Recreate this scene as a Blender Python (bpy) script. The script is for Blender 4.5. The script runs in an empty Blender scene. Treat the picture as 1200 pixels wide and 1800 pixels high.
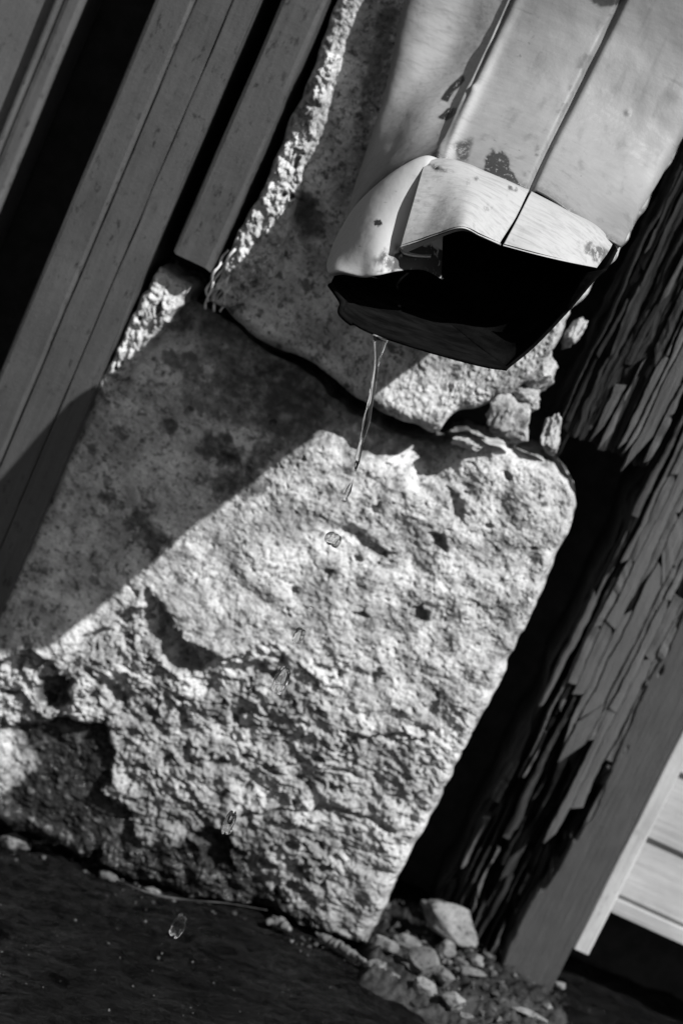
import bpy, math, random
import numpy as np
from mathutils import Vector, Matrix

scene = bpy.context.scene
R = math.radians
# ------------------------------------------------------------------ camera
PITCH, ROLL, LENS = R(10.0), R(24.5), 70.0
CAM = np.array([0.0, -0.95, 0.372])
FOC = LENS / 36.0 * 1800.0
fwd = np.array([0, math.cos(PITCH), -math.sin(PITCH)])
_right = np.array([1.0, 0, 0])
_up = np.array([0, math.sin(PITCH), math.cos(PITCH)])
cX = _right * math.cos(ROLL) + _up * math.sin(ROLL)
cY = -_right * math.sin(ROLL) + _up * math.cos(ROLL)
cam_d = bpy.data.cameras.new('camera')
cam = bpy.data.objects.new('camera', cam_d)
scene.collection.objects.link(cam)
cam.matrix_world = Matrix(((cX[0], cY[0], -fwd[0], CAM[0]), (cX[1], cY[1], -fwd[1], CAM[1]),
                           (cX[2], cY[2], -fwd[2], CAM[2]), (0, 0, 0, 1)))
cam_d.lens = LENS
cam_d.sensor_width = 36
cam_d.clip_start = 0.02
cam_d.clip_end = 500
cam_d.dof.use_dof = True
cam_d.dof.focus_distance = 0.815
cam_d.dof.aperture_fstop = 9.5
cam_d.dof.aperture_blades = 0
scene.camera = cam
# ------------------------------------------------------------------ world, sun, exposure
SUN = np.array([-0.47, 0.45, -0.76]); SUN /= np.linalg.norm(SUN)
w = bpy.data.worlds.new('World'); scene.world = w; w.use_nodes = True
nt = w.node_tree; nt.nodes.clear()
sky = nt.nodes.new('ShaderNodeTexSky'); sky.sky_type = 'NISHITA'; sky.sun_disc = False
sky.sun_elevation = math.asin(-SUN[2]); sky.sun_rotation = math.atan2(-SUN[0], -SUN[1])
bw = nt.nodes.new('ShaderNodeRGBToBW'); bg = nt.nodes.new('ShaderNodeBackground'); wo = nt.nodes.new('ShaderNodeOutputWorld')
bg.inputs['Strength'].default_value = 0.064
nt.links.new(sky.outputs[0], bw.inputs[0]); nt.links.new(bw.outputs[0], bg.inputs[0]); nt.links.new(bg.outputs[0], wo.inputs[0])
sl = bpy.data.lights.new('sun', 'SUN'); sl.energy = 4.6; sl.angle = R(0.53); sl.color = (1, 1, 1)
so = bpy.data.objects.new('sun', sl); scene.collection.objects.link(so)
so.rotation_euler = Vector(SUN).to_track_quat('-Z', 'Y').to_euler(); so.location = (1, -1, 2)
scene.view_settings.view_transform = 'Standard'
scene.view_settings.look = 'None'
scene.view_settings.exposure = 0.9
scene.view_settings.gamma = 1
scene.view_settings.use_curve_mapping = False
scene.render.engine = 'CYCLES'
scene.cycles.use_denoising = True
scene.cycles.max_bounces = 8
scene.cycles.transmission_bounces = 8

# ------------------------------------------------------------------ helpers: pixel (of the 1200x1800 photo) <-> place
def P(px, py, y):
    px = np.asarray(px, float); py = np.asarray(py, float); y = np.asarray(y, float)
    a = (px - 600)[..., None]; b = (900 - py)[..., None]
    d = fwd * FOC + a * cX + b * cY
    t = (y - CAM[1]) / d[..., 1]
    return CAM + d * t[..., None]
def gz0(x): return np.interp(x, [-60, -.35, -.117, .1026, .3, 60], [-.06, -.06, -.036, .0074, .014, .014])   # the paving falls to the left
def G(px, py, z=0.0):            # where a pixel's ray meets the paving (z above it)
    d = fwd * FOC + (px - 600) * cX + (900 - py) * cY
    h = 0.0
    for _ in range(6):
        p = CAM + d * ((z + h - CAM[2]) / d[2]); h = float(gz0(p[0]))
    return p
def PX(p):
    v = np.asarray(p) - CAM
    k = FOC / (v @ fwd)
    return 600 + (v @ cX) * k, 900 - (v @ cY) * k
def sstep(a, b, x):
    t = np.clip((x - a) / (b - a), 0, 1); return t * t * (3 - 2 * t)

# ------------------------------------------------------------------ noise
def _h(ix, iy, iz, seed):
    with np.errstate(over='ignore'):
        h = (ix.astype(np.uint32) * np.uint32(374761393) + iy.astype(np.uint32) * np.uint32(668265263)
             + iz.astype(np.uint32) * np.uint32(2246822519) + np.uint32(seed * 3266489917 % 4294967296))
        h = (h ^ (h >> np.uint32(13))) * np.uint32(1274126177)
        h = (h ^ (h >> np.uint32(16))) * np.uint32(2246822519)
        return h ^ (h >> np.uint32(13))
def perlin(x, y, z=0.0, seed=0):
    x, y, z = np.broadcast_arrays(np.asarray(x, float), np.asarray(y, float), np.asarray(z, float))
    x0 = np.floor(x); y0 = np.floor(y); z0 = np.floor(z)
    fx, fy, fz = x - x0, y - y0, z - z0
    ix, iy, iz = x0.astype(np.int64), y0.astype(np.int64), z0.astype(np.int64)
    u, v, q = [f * f * f * (f * (f * 6 - 15) + 10) for f in (fx, fy, fz)]
    out = 0
    for dx in (0, 1):
        for dy in (0, 1):
            for dz in (0, 1):
                h = _h(ix + dx, iy + dy, iz + dz, seed)
                a = (h & np.uint32(1023)) / 511.5 - 1; b = ((h >> np.uint32(10)) & np.uint32(1023)) / 511.5 - 1
                c = ((h >> np.uint32(20)) & np.uint32(1023)) / 511.5 - 1
                g = a * (fx - dx) + b * (fy - dy) + c * (fz - dz)
                out = out + g * (u if dx else 1 - u) * (v if dy else 1 - v) * (q if dz else 1 - q)
    return out * 1.4
def fbm(x, y, z=0.0, seed=0, oct=4, gain=0.5):
    s, a, f = 0, 1, 1
    for o in range(oct):
        s = s + a * perlin(x * f, y * f, np.asarray(z) * f, seed + o * 7); a *= gain; f *= 2.03
    return s
def worley(x, y, seed=0):
    x0 = np.floor(x).astype(np.int64); y0 = np.floor(y).astype(np.int64)
    f1 = np.full(x.shape, 9.0); f2 = f1.copy()
    for dx in (-1, 0, 1):
        for dy in (-1, 0, 1):
            h = _h(x0 + dx, y0 + dy, x0 * 0, seed)
            cx = x0 + dx + (h & np.uint32(1023)) / 1023.0; cy = y0 + dy + ((h >> np.uint32(10)) & np.uint32(1023)) / 1023.0
            d = np.hypot(x - cx, y - cy)
            f2 = np.where(d < f1, f1, np.minimum(f2, d)); f1 = np.minimum(f1, d)
    return f1, f2
def wcell(x, y, seed=0):        # nearest cell: its random value, and the distance to its border
    x0 = np.floor(x).astype(np.int64); y0 = np.floor(y).astype(np.int64)
    f1 = np.full(x.shape, 9.0); f2 = f1.copy(); val = np.zeros(x.shape)
    for dx in (-1, 0, 1):
        for dy in (-1, 0, 1):
            h = _h(x0 + dx, y0 + dy, x0 * 0, seed)
            d = np.hypot(x - (x0 + dx + (h & np.uint32(1023)) / 1023.0), y - (y0 + dy + ((h >> np.uint32(10)) & np.uint32(1023)) / 1023.0))
            val = np.where(d < f1, ((h >> np.uint32(20)) & np.uint32(1023)) / 1023.0, val)
            f2 = np.where(d < f1, f1, np.minimum(f2, d)); f1 = np.minimum(f1, d)
    return val, f2 - f1
def segdist(x, y, pts):
    d = np.full(x.shape, 1e9)
    for (ax, ay), (bx, by) in zip(pts[:-1], pts[1:]):
        vx, vy = bx - ax, by - ay
        t = np.clip(((x - ax) * vx + (y - ay) * vy) / (vx * vx + vy * vy + 1e-9), 0, 1)
        d = np.minimum(d, np.hypot(x - ax - t * vx, y - ay - t * vy))
    return d
def polysd(x, y, pts):          # > 0 inside
    c = list(pts) + [pts[0]]
    d = segdist(x, y, c); ins = np.zeros(x.shape, bool)
    for (ax, ay), (bx, by) in zip(c[:-1], c[1:]):
        if ay == by: continue
        ins ^= ((ay > y) != (by > y)) & (x < (bx - ax) * (y - ay) / (by - ay) + ax)
    return np.where(ins, d, -d)

# ------------------------------------------------------------------ mesh helpers
COL = scene.collection
def tag(o, label=None, cat=None, group=None, kind=None):
    if label: o['label'] = label
    if cat: o['category'] = cat
    if group: o['group'] = group
    if kind: o['kind'] = kind
    return o
def empty(name, loc):
    o = bpy.data.objects.new(name, None); COL.objects.link(o); o.location = loc; o.empty_display_size = 0.05
    return o
def put(o, parent):
    if parent is not None:
        o.parent = parent
        o.matrix_parent_inverse = Matrix.Translation(parent.location).inverted()
def mesh(name, v, f, m, parent=None, attrs=None, smooth=True):
    me = bpy.data.meshes.new(name)
    v = np.ascontiguousarray(v, dtype=np.float32).reshape(-1, 3)
    if isinstance(f, np.ndarray):
        k = f.shape[1]; n = len(f)
        me.vertices.add(len(v)); me.vertices.foreach_set('co', v.ravel())
        me.loops.add(n * k); me.loops.foreach_set('vertex_index', np.ascontiguousarray(f, dtype=np.int32).ravel())
        me.polygons.add(n); me.polygons.foreach_set('loop_start', np.arange(0, n * k, k, dtype=np.int32))
        me.update(calc_edges=True); me.validate()
    else:
        me.from_pydata([tuple(map(float, p)) for p in v], [], [tuple(map(int, q)) for q in f]); me.update()
    me.polygons.foreach_set('use_smooth', np.full(len(me.polygons), smooth))
    for k, a in (attrs or {}).items():
        at = me.attributes.new(k, 'FLOAT', 'POINT'); at.data.foreach_set('value', np.ascontiguousarray(a, dtype=np.float32).ravel())
    for mm in (m if isinstance(m, (list, tuple)) else [m]): me.materials.append(mm)
    o = bpy.data.objects.new(name, me); COL.objects.link(o); put(o, parent)
    return o
def gridf(nr, nc, flip=False, wrap=False):
    i = np.arange(nr * nc).reshape(nr, nc)
    if wrap: i = np.concatenate([i, i[:, :1]], 1)
    q = np.stack([i[:-1, :-1], i[1:, :-1], i[1:, 1:], i[:-1, 1:]], -1).reshape(-1, 4)
    return q[:, ::-1].copy() if flip else q
def crom(pts, n, closed=False):  # Catmull-Rom through pts (k, d) -> (n, d)
    pts = np.asarray(pts, float); k = len(pts)
    if closed:
        u = np.linspace(0, k, n, endpoint=False)
    else:
        u = np.linspace(0, k - 1, n)
    i = np.minimum(np.floor(u).astype(int), k - 1 if closed else k - 2); t = (u - i)[:, None]
    if pts.ndim > 2: t = t.reshape((n,) + (1,) * (pts.ndim - 1))
    if closed: g = lambda j: pts[j % k]
    else: g = lambda j: np.where((j < 0).reshape((n,) + (1,) * (pts.ndim - 1)), 2 * pts[0] - pts[1], np.where((j > k - 1).reshape((n,) + (1,) * (pts.ndim - 1)), 2 * pts[-1] - pts[-2], pts[np.clip(j, 0, k - 1)]))
    a, b, c, d = g(i - 1), g(i), g(i + 1), g(i + 2)
    return 0.5 * (2 * b + (c - a) * t + (2 * a - 5 * b + 4 * c - d) * t * t + (3 * b - a - 3 * c + d) * t ** 3)
def resamp(pts, n):              # arc-length even, smooth
    p = crom(pts, 40 * len(pts)); s = np.r_[0, np.cumsum(np.hypot(*np.diff(p, axis=0).T))]
    u = np.linspace(0, s[-1], n)
    return np.stack([np.interp(u, s, p[:, 0]), np.interp(u, s, p[:, 1])], -1)
def tube(path, rad, sides=8, caps=True):
    path = np.asarray(path, float); n = len(path)
    rad = np.broadcast_to(np.asarray(rad, float), (n,)) if np.ndim(rad) < 2 else np.asarray(rad)
    V = []
    ref = np.array([0, 1.0, 0.13])
    for i in range(n):
        t = path[min(i + 1, n - 1)] - path[max(i - 1, 0)]; t /= np.linalg.norm(t) + 1e-12
        a = np.cross(t, ref); a /= np.linalg.norm(a); b = np.cross(t, a)
        for k in range(sides):
            q = 2 * math.pi * k / sides
            V.append(path[i] + (a * math.cos(q) + b * math.sin(q)) * rad[i])
    F = [tuple(i * sides + j for j in ()) for i in ()]
    for i in range(n - 1):
        for k in range(sides):
            F.append((i * sides + k, i * sides + (k + 1) % sides, (i + 1) * sides + (k + 1) % sides, (i + 1) * sides + k))
    if caps:
        F.append(tuple(range(sides))[::-1]); F.append(tuple((n - 1) * sides + k for k in range(sides)))
    return V, F
def box(name, x0, x1, y0, y1, z0, z1, m, parent=None, bev=0.0, nz=1, wob=0.0, seed=0):
    """a board: bevelled front edges, cut into nz pieces along z, wobbling slightly"""
    b = max(bev, 1e-5)
    prof = [(x0, y1), (x0, y0 + b), (x0 + 0.3 * b, y0 + 0.3 * b), (x0 + b, y0), (x1 - b, y0), (x1 - 0.3 * b, y0 + 0.3 * b), (x1, y0 + b), (x1, y1)]
    zs = np.linspace(z0, z1, nz + 1); V = []
    rng = np.random.RandomState(seed)
    for z in zs:
        for j, (x, y) in enumerate(prof):
            dx = wob * perlin(np.array(z * 22.0), np.array(j * 0.7 + seed), seed=seed) if wob else 0
            dy = wob * perlin(np.array(z * 30.0), np.array(j * 0.7 + seed + 40), seed=seed) if wob else 0
            V.append((x + dx, y + dy, z))
    k = len(prof)
    F = [(i * k + j, i * k + (j + 1) % k, (i + 1) * k + (j + 1) % k, (i + 1) * k + j) for i in range(nz) for j in range(k)]
    F.append(tuple(range(k))[::-1]); F.append(tuple(nz * k + j for j in range(k)))
    return mesh(name, V, F, m, parent, smooth=False)

# ------------------------------------------------------------------ materials (all grey: the photograph is monochrome)
class MB:
    def __init__(s, name):
        s.m = bpy.data.materials.new(name); s.m.use_nodes = True; s.t = s.m.node_tree; s.t.nodes.clear()
        s.out = s.t.nodes.new('ShaderNodeOutputMaterial'); s.b = s.t.nodes.new('ShaderNodeBsdfPrincipled')
        s.t.links.new(s.b.outputs[0], s.out.inputs[0]); s.geo = s.t.nodes.new('ShaderNodeNewGeometry')
    def inp(s, sock, v):
        if v is None: return
        if isinstance(v, (int, float)):
            try: sock.default_value = v
            except (TypeError, ValueError): sock.default_value = (v, v, v, 1)
        elif isinstance(v, tuple): sock.default_value = v
        else: s.t.links.new(v, sock)
    def map(s, sc=(1, 1, 1), rot=(0, 0, 0)):
        n = s.t.nodes.new('ShaderNodeMapping'); s.t.links.new(s.geo.outputs['Position'], n.inputs[0])
        n.inputs['Scale'].default_value = sc; n.inputs['Rotation'].default_value = rot
        return n.outputs[0]
    def noise(s, scale, detail=4, rough=0.55, vec=None, dist=0.0):
        n = s.t.nodes.new('ShaderNodeTexNoise'); s.t.links.new(vec if vec is not None else s.geo.outputs['Position'], n.inputs['Vector'])
        n.inputs['Scale'].default_value = scale; n.inputs['Detail'].default_value = detail; n.inputs['Roughness'].default_value = rough
        n.inputs['Distortion'].default_value = dist
        return n.outputs['Fac']
    def vor(s, scale, vec=None, feat='F1'):
        n = s.t.nodes.new('ShaderNodeTexVoronoi'); n.feature = feat
        s.t.links.new(vec if vec is not None else s.geo.outputs['Position'], n.inputs['Vector']); n.inputs['Scale'].default_value = scale
        return n.outputs['Distance']
    def ramp(s, f, a, b, lo=0.0, hi=1.0):
        n = s.t.nodes.new('ShaderNodeMapRange'); n.interpolation_type = 'SMOOTHSTEP'; s.inp(n.inputs[0], f)
        for i, v in enumerate((a, b, lo, hi)): n.inputs[i + 1].default_value = v
        return n.outputs[0]
    def math(s, op, a, b=0.0):
        n = s.t.nodes.new('ShaderNodeMath'); n.operation = op; s.inp(n.inputs[0], a); s.inp(n.inputs[1], b); return n.outputs[0]
    def mix(s, f, a, b):
        n = s.t.nodes.new('ShaderNodeMix'); n.data_type = 'FLOAT'; s.inp(n.inputs[0], f); s.inp(n.inputs[2], a); s.inp(n.inputs[3], b); return n.outputs[0]
    def attr(s, name):
        n = s.t.nodes.new('ShaderNodeAttribute'); n.attribute_name = name; return n.outputs['Fac']
    def bump(s, h, dist, strength=1.0, prev=None):
        n = s.t.nodes.new('ShaderNodeBump'); s.inp(n.inputs['Height'], h); n.inputs['Distance'].default_value = dist
        n.inputs['Strength'].default_value = strength
        if prev is not None: s.t.links.new(prev, n.inputs['Normal'])
        return n.outputs[0]
    def done(s, col=None, rough=None, nrm=None, spec=None, metal=None, **k):
        s.inp(s.b.inputs['Base Color'], col); s.inp(s.b.inputs['Roughness'], rough); s.inp(s.b.inputs['Specular IOR Level'], spec)
        s.inp(s.b.inputs['Metallic'], metal)
        if nrm is not None: s.t.links.new(nrm, s.b.inputs['Normal'])
        for kk, v in k.items(): s.inp(s.b.inputs[kk.replace('_', ' ')], v)
        return s.m
def m_stone(name, base, dark):
    b = MB(name)
    n1 = b.noise(45, 6, 0.6); n2 = b.noise(420, 5, 0.65); n3 = b.noise(1500, 3, 0.6)
    c = b.ramp(n1, 0.34, 0.66, base * 0.52, base * 1.12)
    speck = b.ramp(n2, 0.36, 0.46, 0.38, 1.0)
    spot = b.math('MULTIPLY', b.ramp(b.noise(230, 6, 0.72), 0.57, 0.63), b.ramp(b.noise(28, 4, 0.6), 0.40, 0.62))
    c = b.math('MULTIPLY', c, b.mix(spot, 1.0, 0.25))
    c = b.math('MULTIPLY', c, speck)
    c = b.math('MULTIPLY', c, b.ramp(n3, 0.3, 0.7, 0.8, 1.15))
    st = b.math('MULTIPLY', b.attr('stain_shade'), b.ramp(b.noise(160, 5, 0.7), 0.3, 0.6, 0.6, 1.0))
    c = b.mix(st, c, dark)
    wet = b.attr('wet')
    c = b.math('MULTIPLY', c, b.mix(wet, 1.0, 0.045))
    ro = b.mix(wet, 0.92, 0.14)
    nr = b.bump(b.noise(800, 5, 0.65), 0.0003, 1.0)
    return b.done(c, ro, nr, b.mix(wet, 0.2, 0.10))
def m_paint(name, base, rough=0.55, grain=True, speck=0.35, dirt=0.5):
    b = MB(name)
    v = b.map((1, 1, 0.06)) if grain else None
    g = b.noise(380, 5, 0.6, v); n1 = b.noise(30, 5, 0.6); fine = b.noise(900, 4, 0.7)
    c = b.ramp(n1, 0.25, 0.75, base * 0.85, base * 1.12)
    c = b.math('MULTIPLY', c, b.ramp(g, 0.3, 0.7, 0.86, 1.08))
    sp = b.math('MULTIPLY', b.ramp(b.noise(260, 6, 0.75, b.map((1, 1, 0.45))), 0.56, 0.64), b.ramp(b.noise(22, 3, 0.5), 0.38, 0.58))
    c = b.mix(b.math('MULTIPLY', sp, speck * 2), c, base * 0.22)
    sc = b.ramp(b.noise(120, 2, 0.5, b.map((1, 1, 0.03), (0, 0.05, 0))), 0.70, 0.74)
    c = b.mix(b.math('MULTIPLY', sc, 0.5), c, base * 1.8)
    h = b.math('ADD', b.math('MULTIPLY', g, 0.7), fine)
    nr = b.bump(h, 0.0002, 0.8); nr = b.bump(n1, 0.002, 0.35, nr)
    return b.done(c, b.ramp(fine, 0.2, 0.8, rough - 0.12, rough + 0.15), nr, 0.35)
def m_rot(name):
    b = MB(name)
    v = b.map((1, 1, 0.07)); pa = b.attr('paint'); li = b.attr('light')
    g = b.noise(520, 5, 0.65, v); n1 = b.noise(60, 4, 0.6)
    wood = b.ramp(g, 0.3, 0.72, 0.006, 0.030)
    paint = b.math('MULTIPLY', b.ramp(n1, 0.25, 0.75, 0.036, 0.046), b.ramp(g, 0.25, 0.75, 0.93, 1.06))
    pn = b.noise(700, 5, 0.7, b.map((1, 1, 0.16)))
    pa = b.ramp(b.math('ADD', pa, b.math('MULTIPLY', b.math('SUBTRACT', pn, 0.5), 1.5)), 0.42, 0.56)
    chip = b.ramp(b.noise(420, 6, 0.75, b.map((1, 1, 0.22))), 0.60, 0.64)
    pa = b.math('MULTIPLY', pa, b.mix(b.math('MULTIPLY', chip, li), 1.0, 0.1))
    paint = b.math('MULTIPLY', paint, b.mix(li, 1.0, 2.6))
    c = b.mix(pa, wood, paint)
    h = b.math('ADD', g, b.math('MULTIPLY', b.noise(1100, 4, 0.7), 0.5))
    nr = b.bump(h, 0.0006, 1.0)
    return b.done(c, b.mix(pa, 0.95, 0.6), nr, b.mix(pa, 0.1, 0.35))
def m_metal(name):
    b = MB(name)
    n1 = b.noise(25, 5, 0.55); fine = b.noise(1100, 4, 0.65)
    brush = b.noise(600, 4, 0.6, b.map((0.12, 1, 0.9), (0.2, 0.5, 0.4)), 0.6)
    c = b.ramp(n1, 0.25, 0.75, 0.128, 0.158)
    c = b.math('MULTIPLY', c, b.ramp(brush, 0.25, 0.75, 0.93, 1.05))
    sp = b.ramp(b.noise(330, 6, 0.75), 0.62, 0.68)
    drip = b.ramp(b.noise(140, 4, 0.6, b.map((1, 1, 0.07))), 0.52, 0.75, 1.0, 0.72)
    c = b.math('MULTIPLY', c, drip)
    c = b.mix(b.math('MULTIPLY', sp, b.ramp(b.noise(40, 3, 0.5), 0.45, 0.65, 0.0, 0.8)), c, 0.05)
    wr = b.attr('wear_lit')
    c = b.mix(b.math('MULTIPLY', wr, b.ramp(brush, 0.2, 0.6, 0.4, 1.0)), c, 0.29)
    scr = b.ramp(b.noise(260, 3, 0.6, b.map((0.05, 1, 1.2), (0.1, 0.6, 0.3)), 0.3), 0.66, 0.70)
    c = b.mix(b.math('MULTIPLY', scr, b.ramp(b.noise(35, 3, 0.5), 0.45, 0.6, 0.0, 0.45)), c, 0.07)
    st = b.math('MULTIPLY', b.attr('stain_shade'), b.ramp(b.noise(300, 5, 0.7, b.map((1.6, 1, 0.35))), 0.36, 0.50, 0.1, 1.0))
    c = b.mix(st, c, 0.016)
    h = b.math('ADD', b.noise(260, 3, 0.5), b.math('MULTIPLY', fine, 0.25))
    nr = b.bump(h, 0.0003, 0.6)
    return b.done(c, b.ramp(brush, 0.25, 0.75, 0.48, 0.64), nr, 0.35)
def m_plain(name, col, rough=0.9, nscale=80, amp=0.35, bd=0.001, spec=0.2):
    b = MB(name); n = b.noise(nscale, 6, 0.65)
    return b.done(b.ramp(n, 0.28, 0.72, col * (1 - amp), col * (1 + amp)), rough, b.bump(b.noise(nscale * 6, 5, 0.7), bd), spec)
def m_ground():
    b = MB('wet_ground')
    v = b.map((0.5, 1, 1), (0, 0, R(-12)))
    n1 = b.noise(18, 6, 0.62); s = b.noise(170, 6, 0.7, v, 0.4); f = b.noise(700, 5, 0.7, v)
    c = b.ramp(n1, 0.3, 0.72, 0.0025, 0.007)
    c = b.math('MULTIPLY', c, b.ramp(s, 0.36, 0.68, 0.4, 2.3))
    c = b.math('MULTIPLY', c, b.ramp(f, 0.32, 0.72, 0.5, 1.9))
    h = b.math('ADD', b.math('MULTIPLY', s, 1.3), b.math('MULTIPLY', f, 0.6))
    nr = b.bump(h, 0.006, 1.0)
    wet = b.ramp(b.noise(12, 4, 0.6), 0.35, 0.6)
    return b.done(c, b.mix(wet, 0.36, 0.10), nr, 0.10)
def m_water():
    b = MB('water')
    return b.done(1.0, 0.05, None, None, None, Transmission_Weight=1.0, IOR=1.333)
def m_siding():
    b = MB('white_paint'); v = b.map((0.05, 1, 1))
    g = b.noise(350, 5, 0.6, v); n1 = b.noise(26, 5, 0.6)
    c = b.math('MULTIPLY', b.ramp(n1, 0.25, 0.75, 0.23, 0.33), b.ramp(g, 0.25, 0.75, 0.86, 1.06))
    dirt = b.ramp(b.noise(70, 6, 0.7), 0.58, 0.75)
    c = b.mix(b.math('MULTIPLY', dirt, 0.45), c, 0.14)
    return b.done(c, 0.6, b.bump(g, 0.0006, 0.8), 0.3)
M = dict(stone=m_stone('limestone', 0.435, 0.050), stone2=m_stone('limestone_upper', 0.40, 0.04), rock=m_stone('rubble', 0.19, 0.02), bed=m_stone('old_mortar', 0.045, 0.008),
         mortar=m_stone('lime_mortar', 0.40, 0.04), paint=m_paint('grey_paint', 0.045, speck=0.5), door=m_paint('grey_door_paint', 0.065, 0.5),
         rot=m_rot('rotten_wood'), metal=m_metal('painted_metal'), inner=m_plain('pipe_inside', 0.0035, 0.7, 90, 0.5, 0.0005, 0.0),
         core=m_plain('dark_core', 0.02), soil=m_plain('soil', 0.025, 0.8, 200, 0.6, 0.003), ground=m_ground(), water=m_water(), white=m_siding(),
         trim=m_paint('trim_paint', 0.33, 0.5, speck=0.15), straw=m_plain('straw', 0.5, 0.7, 200, 0.3, 0.0003), stem=m_plain('dry_stem', 0.03, 0.6, 200, 0.4, 0.0003, 0.2))

# ------------------------------------------------------------------ ground
def axis(lo, hi, step, far):
    a = np.arange(lo, hi + step / 2, step)
    return np.r_[-far, -far / 6, lo - 1.6, lo - 0.45, lo - 0.15, a, hi + 0.15, hi + 0.45, hi + 1.6, far / 6, far]
gx, gy = axis(-0.34, 0.36, 0.0022, 60), axis(-0.42, 0.30, 0.0022, 60)
GX, GY = np.meshgrid(gx, gy)
gz = 0.0030 * fbm(GX * 14, GY * 14, seed=3, oct=3) + 0.0018 * fbm(GX * 70, GY * 110, seed=5, oct=5, gain=.62)
near = sstep(1.2, 0.3, np.hypot(GX, GY)); gz = gz * near - 0.002 + gz0(GX)
tag(mesh('ground', np.stack([GX, GY, gz], -1), gridf(*GX.shape, flip=True), M['ground']), 'dark wet paving at the foot of the wall', 'ground', kind='structure')

# ------------------------------------------------------------------ stone wall
wall = empty('stone_wall', (0, 0.05, 0))
tag(wall, 'weathered limestone block wall behind the crushed downspout', 'wall', kind='thing')
def coons(L, T, Rr, B, cell):
    n = int(max(np.hypot(*np.diff(np.array(T), axis=0).T).sum(), np.hypot(*np.diff(np.array(B), axis=0).T).sum()) / cell) + 1
    m = int(max(np.hypot(*np.diff(np.array(L), axis=0).T).sum(), np.hypot(*np.diff(np.array(Rr), axis=0).T).sum()) / cell) + 1
    l, r, t, b = resamp(L, m), resamp(Rr, m), resamp(T, n), resamp(B, n)
    u = np.linspace(0, 1, n)[None, :, None]; v = np.linspace(0, 1, m)[:, None, None]
    S = (1 - u) * l[:, None] + u * r[:, None] + (1 - v) * t[None] + v * b[None] \
        - ((1 - u) * (1 - v) * t[0] + u * (1 - v) * t[-1] + (1 - u) * v * b[0] + u * v * b[-1])
    w_ = np.hypot(*(r - l).T)[:, None]; h_ = np.hypot(*(b - t).T)[None]
    U, Vv = u[..., 0], v[..., 0]
    e = np.minimum(np.minimum(U * w_, (1 - U) * w_), np.minimum(Vv * h_, (1 - Vv) * h_))
    return S[..., 0], S[..., 1], e
def field(name, bounds, cell, feat, mat, parent, y0=0.0, rnd=26, drop=0.010, K=14, back=0.006, seed=0):
    px, py, e = coons(*bounds, cell)
    W = P(px, py, y0)
    D, attrs = feat(px, py, W[..., 0], W[..., 2], e)
    q = np.clip(1 - e / (rnd * (1 + 0.6 * perlin(px / 60, py / 60, seed=seed + 50))), 0, 1)
    D = D - drop * (1 - np.sqrt(np.clip(1 - q * q, 0, 1)))
    m, n = px.shape
    i = np.clip(np.arange(-K, m + K), 0, m - 1); j = np.clip(np.arange(-K, n + K), 0, n - 1)
    ki = np.maximum(-np.arange(-K, m + K), np.arange(-K, m + K) - (m - 1)).clip(0); kj = np.maximum(-np.arange(-K, n + K), np.arange(-K, n + K) - (n - 1)).clip(0)
    kk = np.maximum(ki[:, None], kj[None]); ii, jj = np.meshgrid(i, j, indexing='ij')
    V = W[ii, jj].copy(); V[..., 1] = y0 - D[ii, jj] + kk * back
    sd = np.clip(kk / 4.0, 0, 1)
    V[..., 0] += sd * 0.0025 * fbm(V[..., 1] * 120, V[..., 2] * 120, seed=seed + 9, oct=3)
    V[..., 2] += sd * 0.0025 * fbm(V[..., 0] * 120, V[..., 1] * 120, seed=seed + 19, oct=3)
    return mesh(name, V, gridf(m + 2 * K, n + 2 * K), mat, parent, {k: a[ii, jj] for k, a in attrs.items()})

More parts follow.
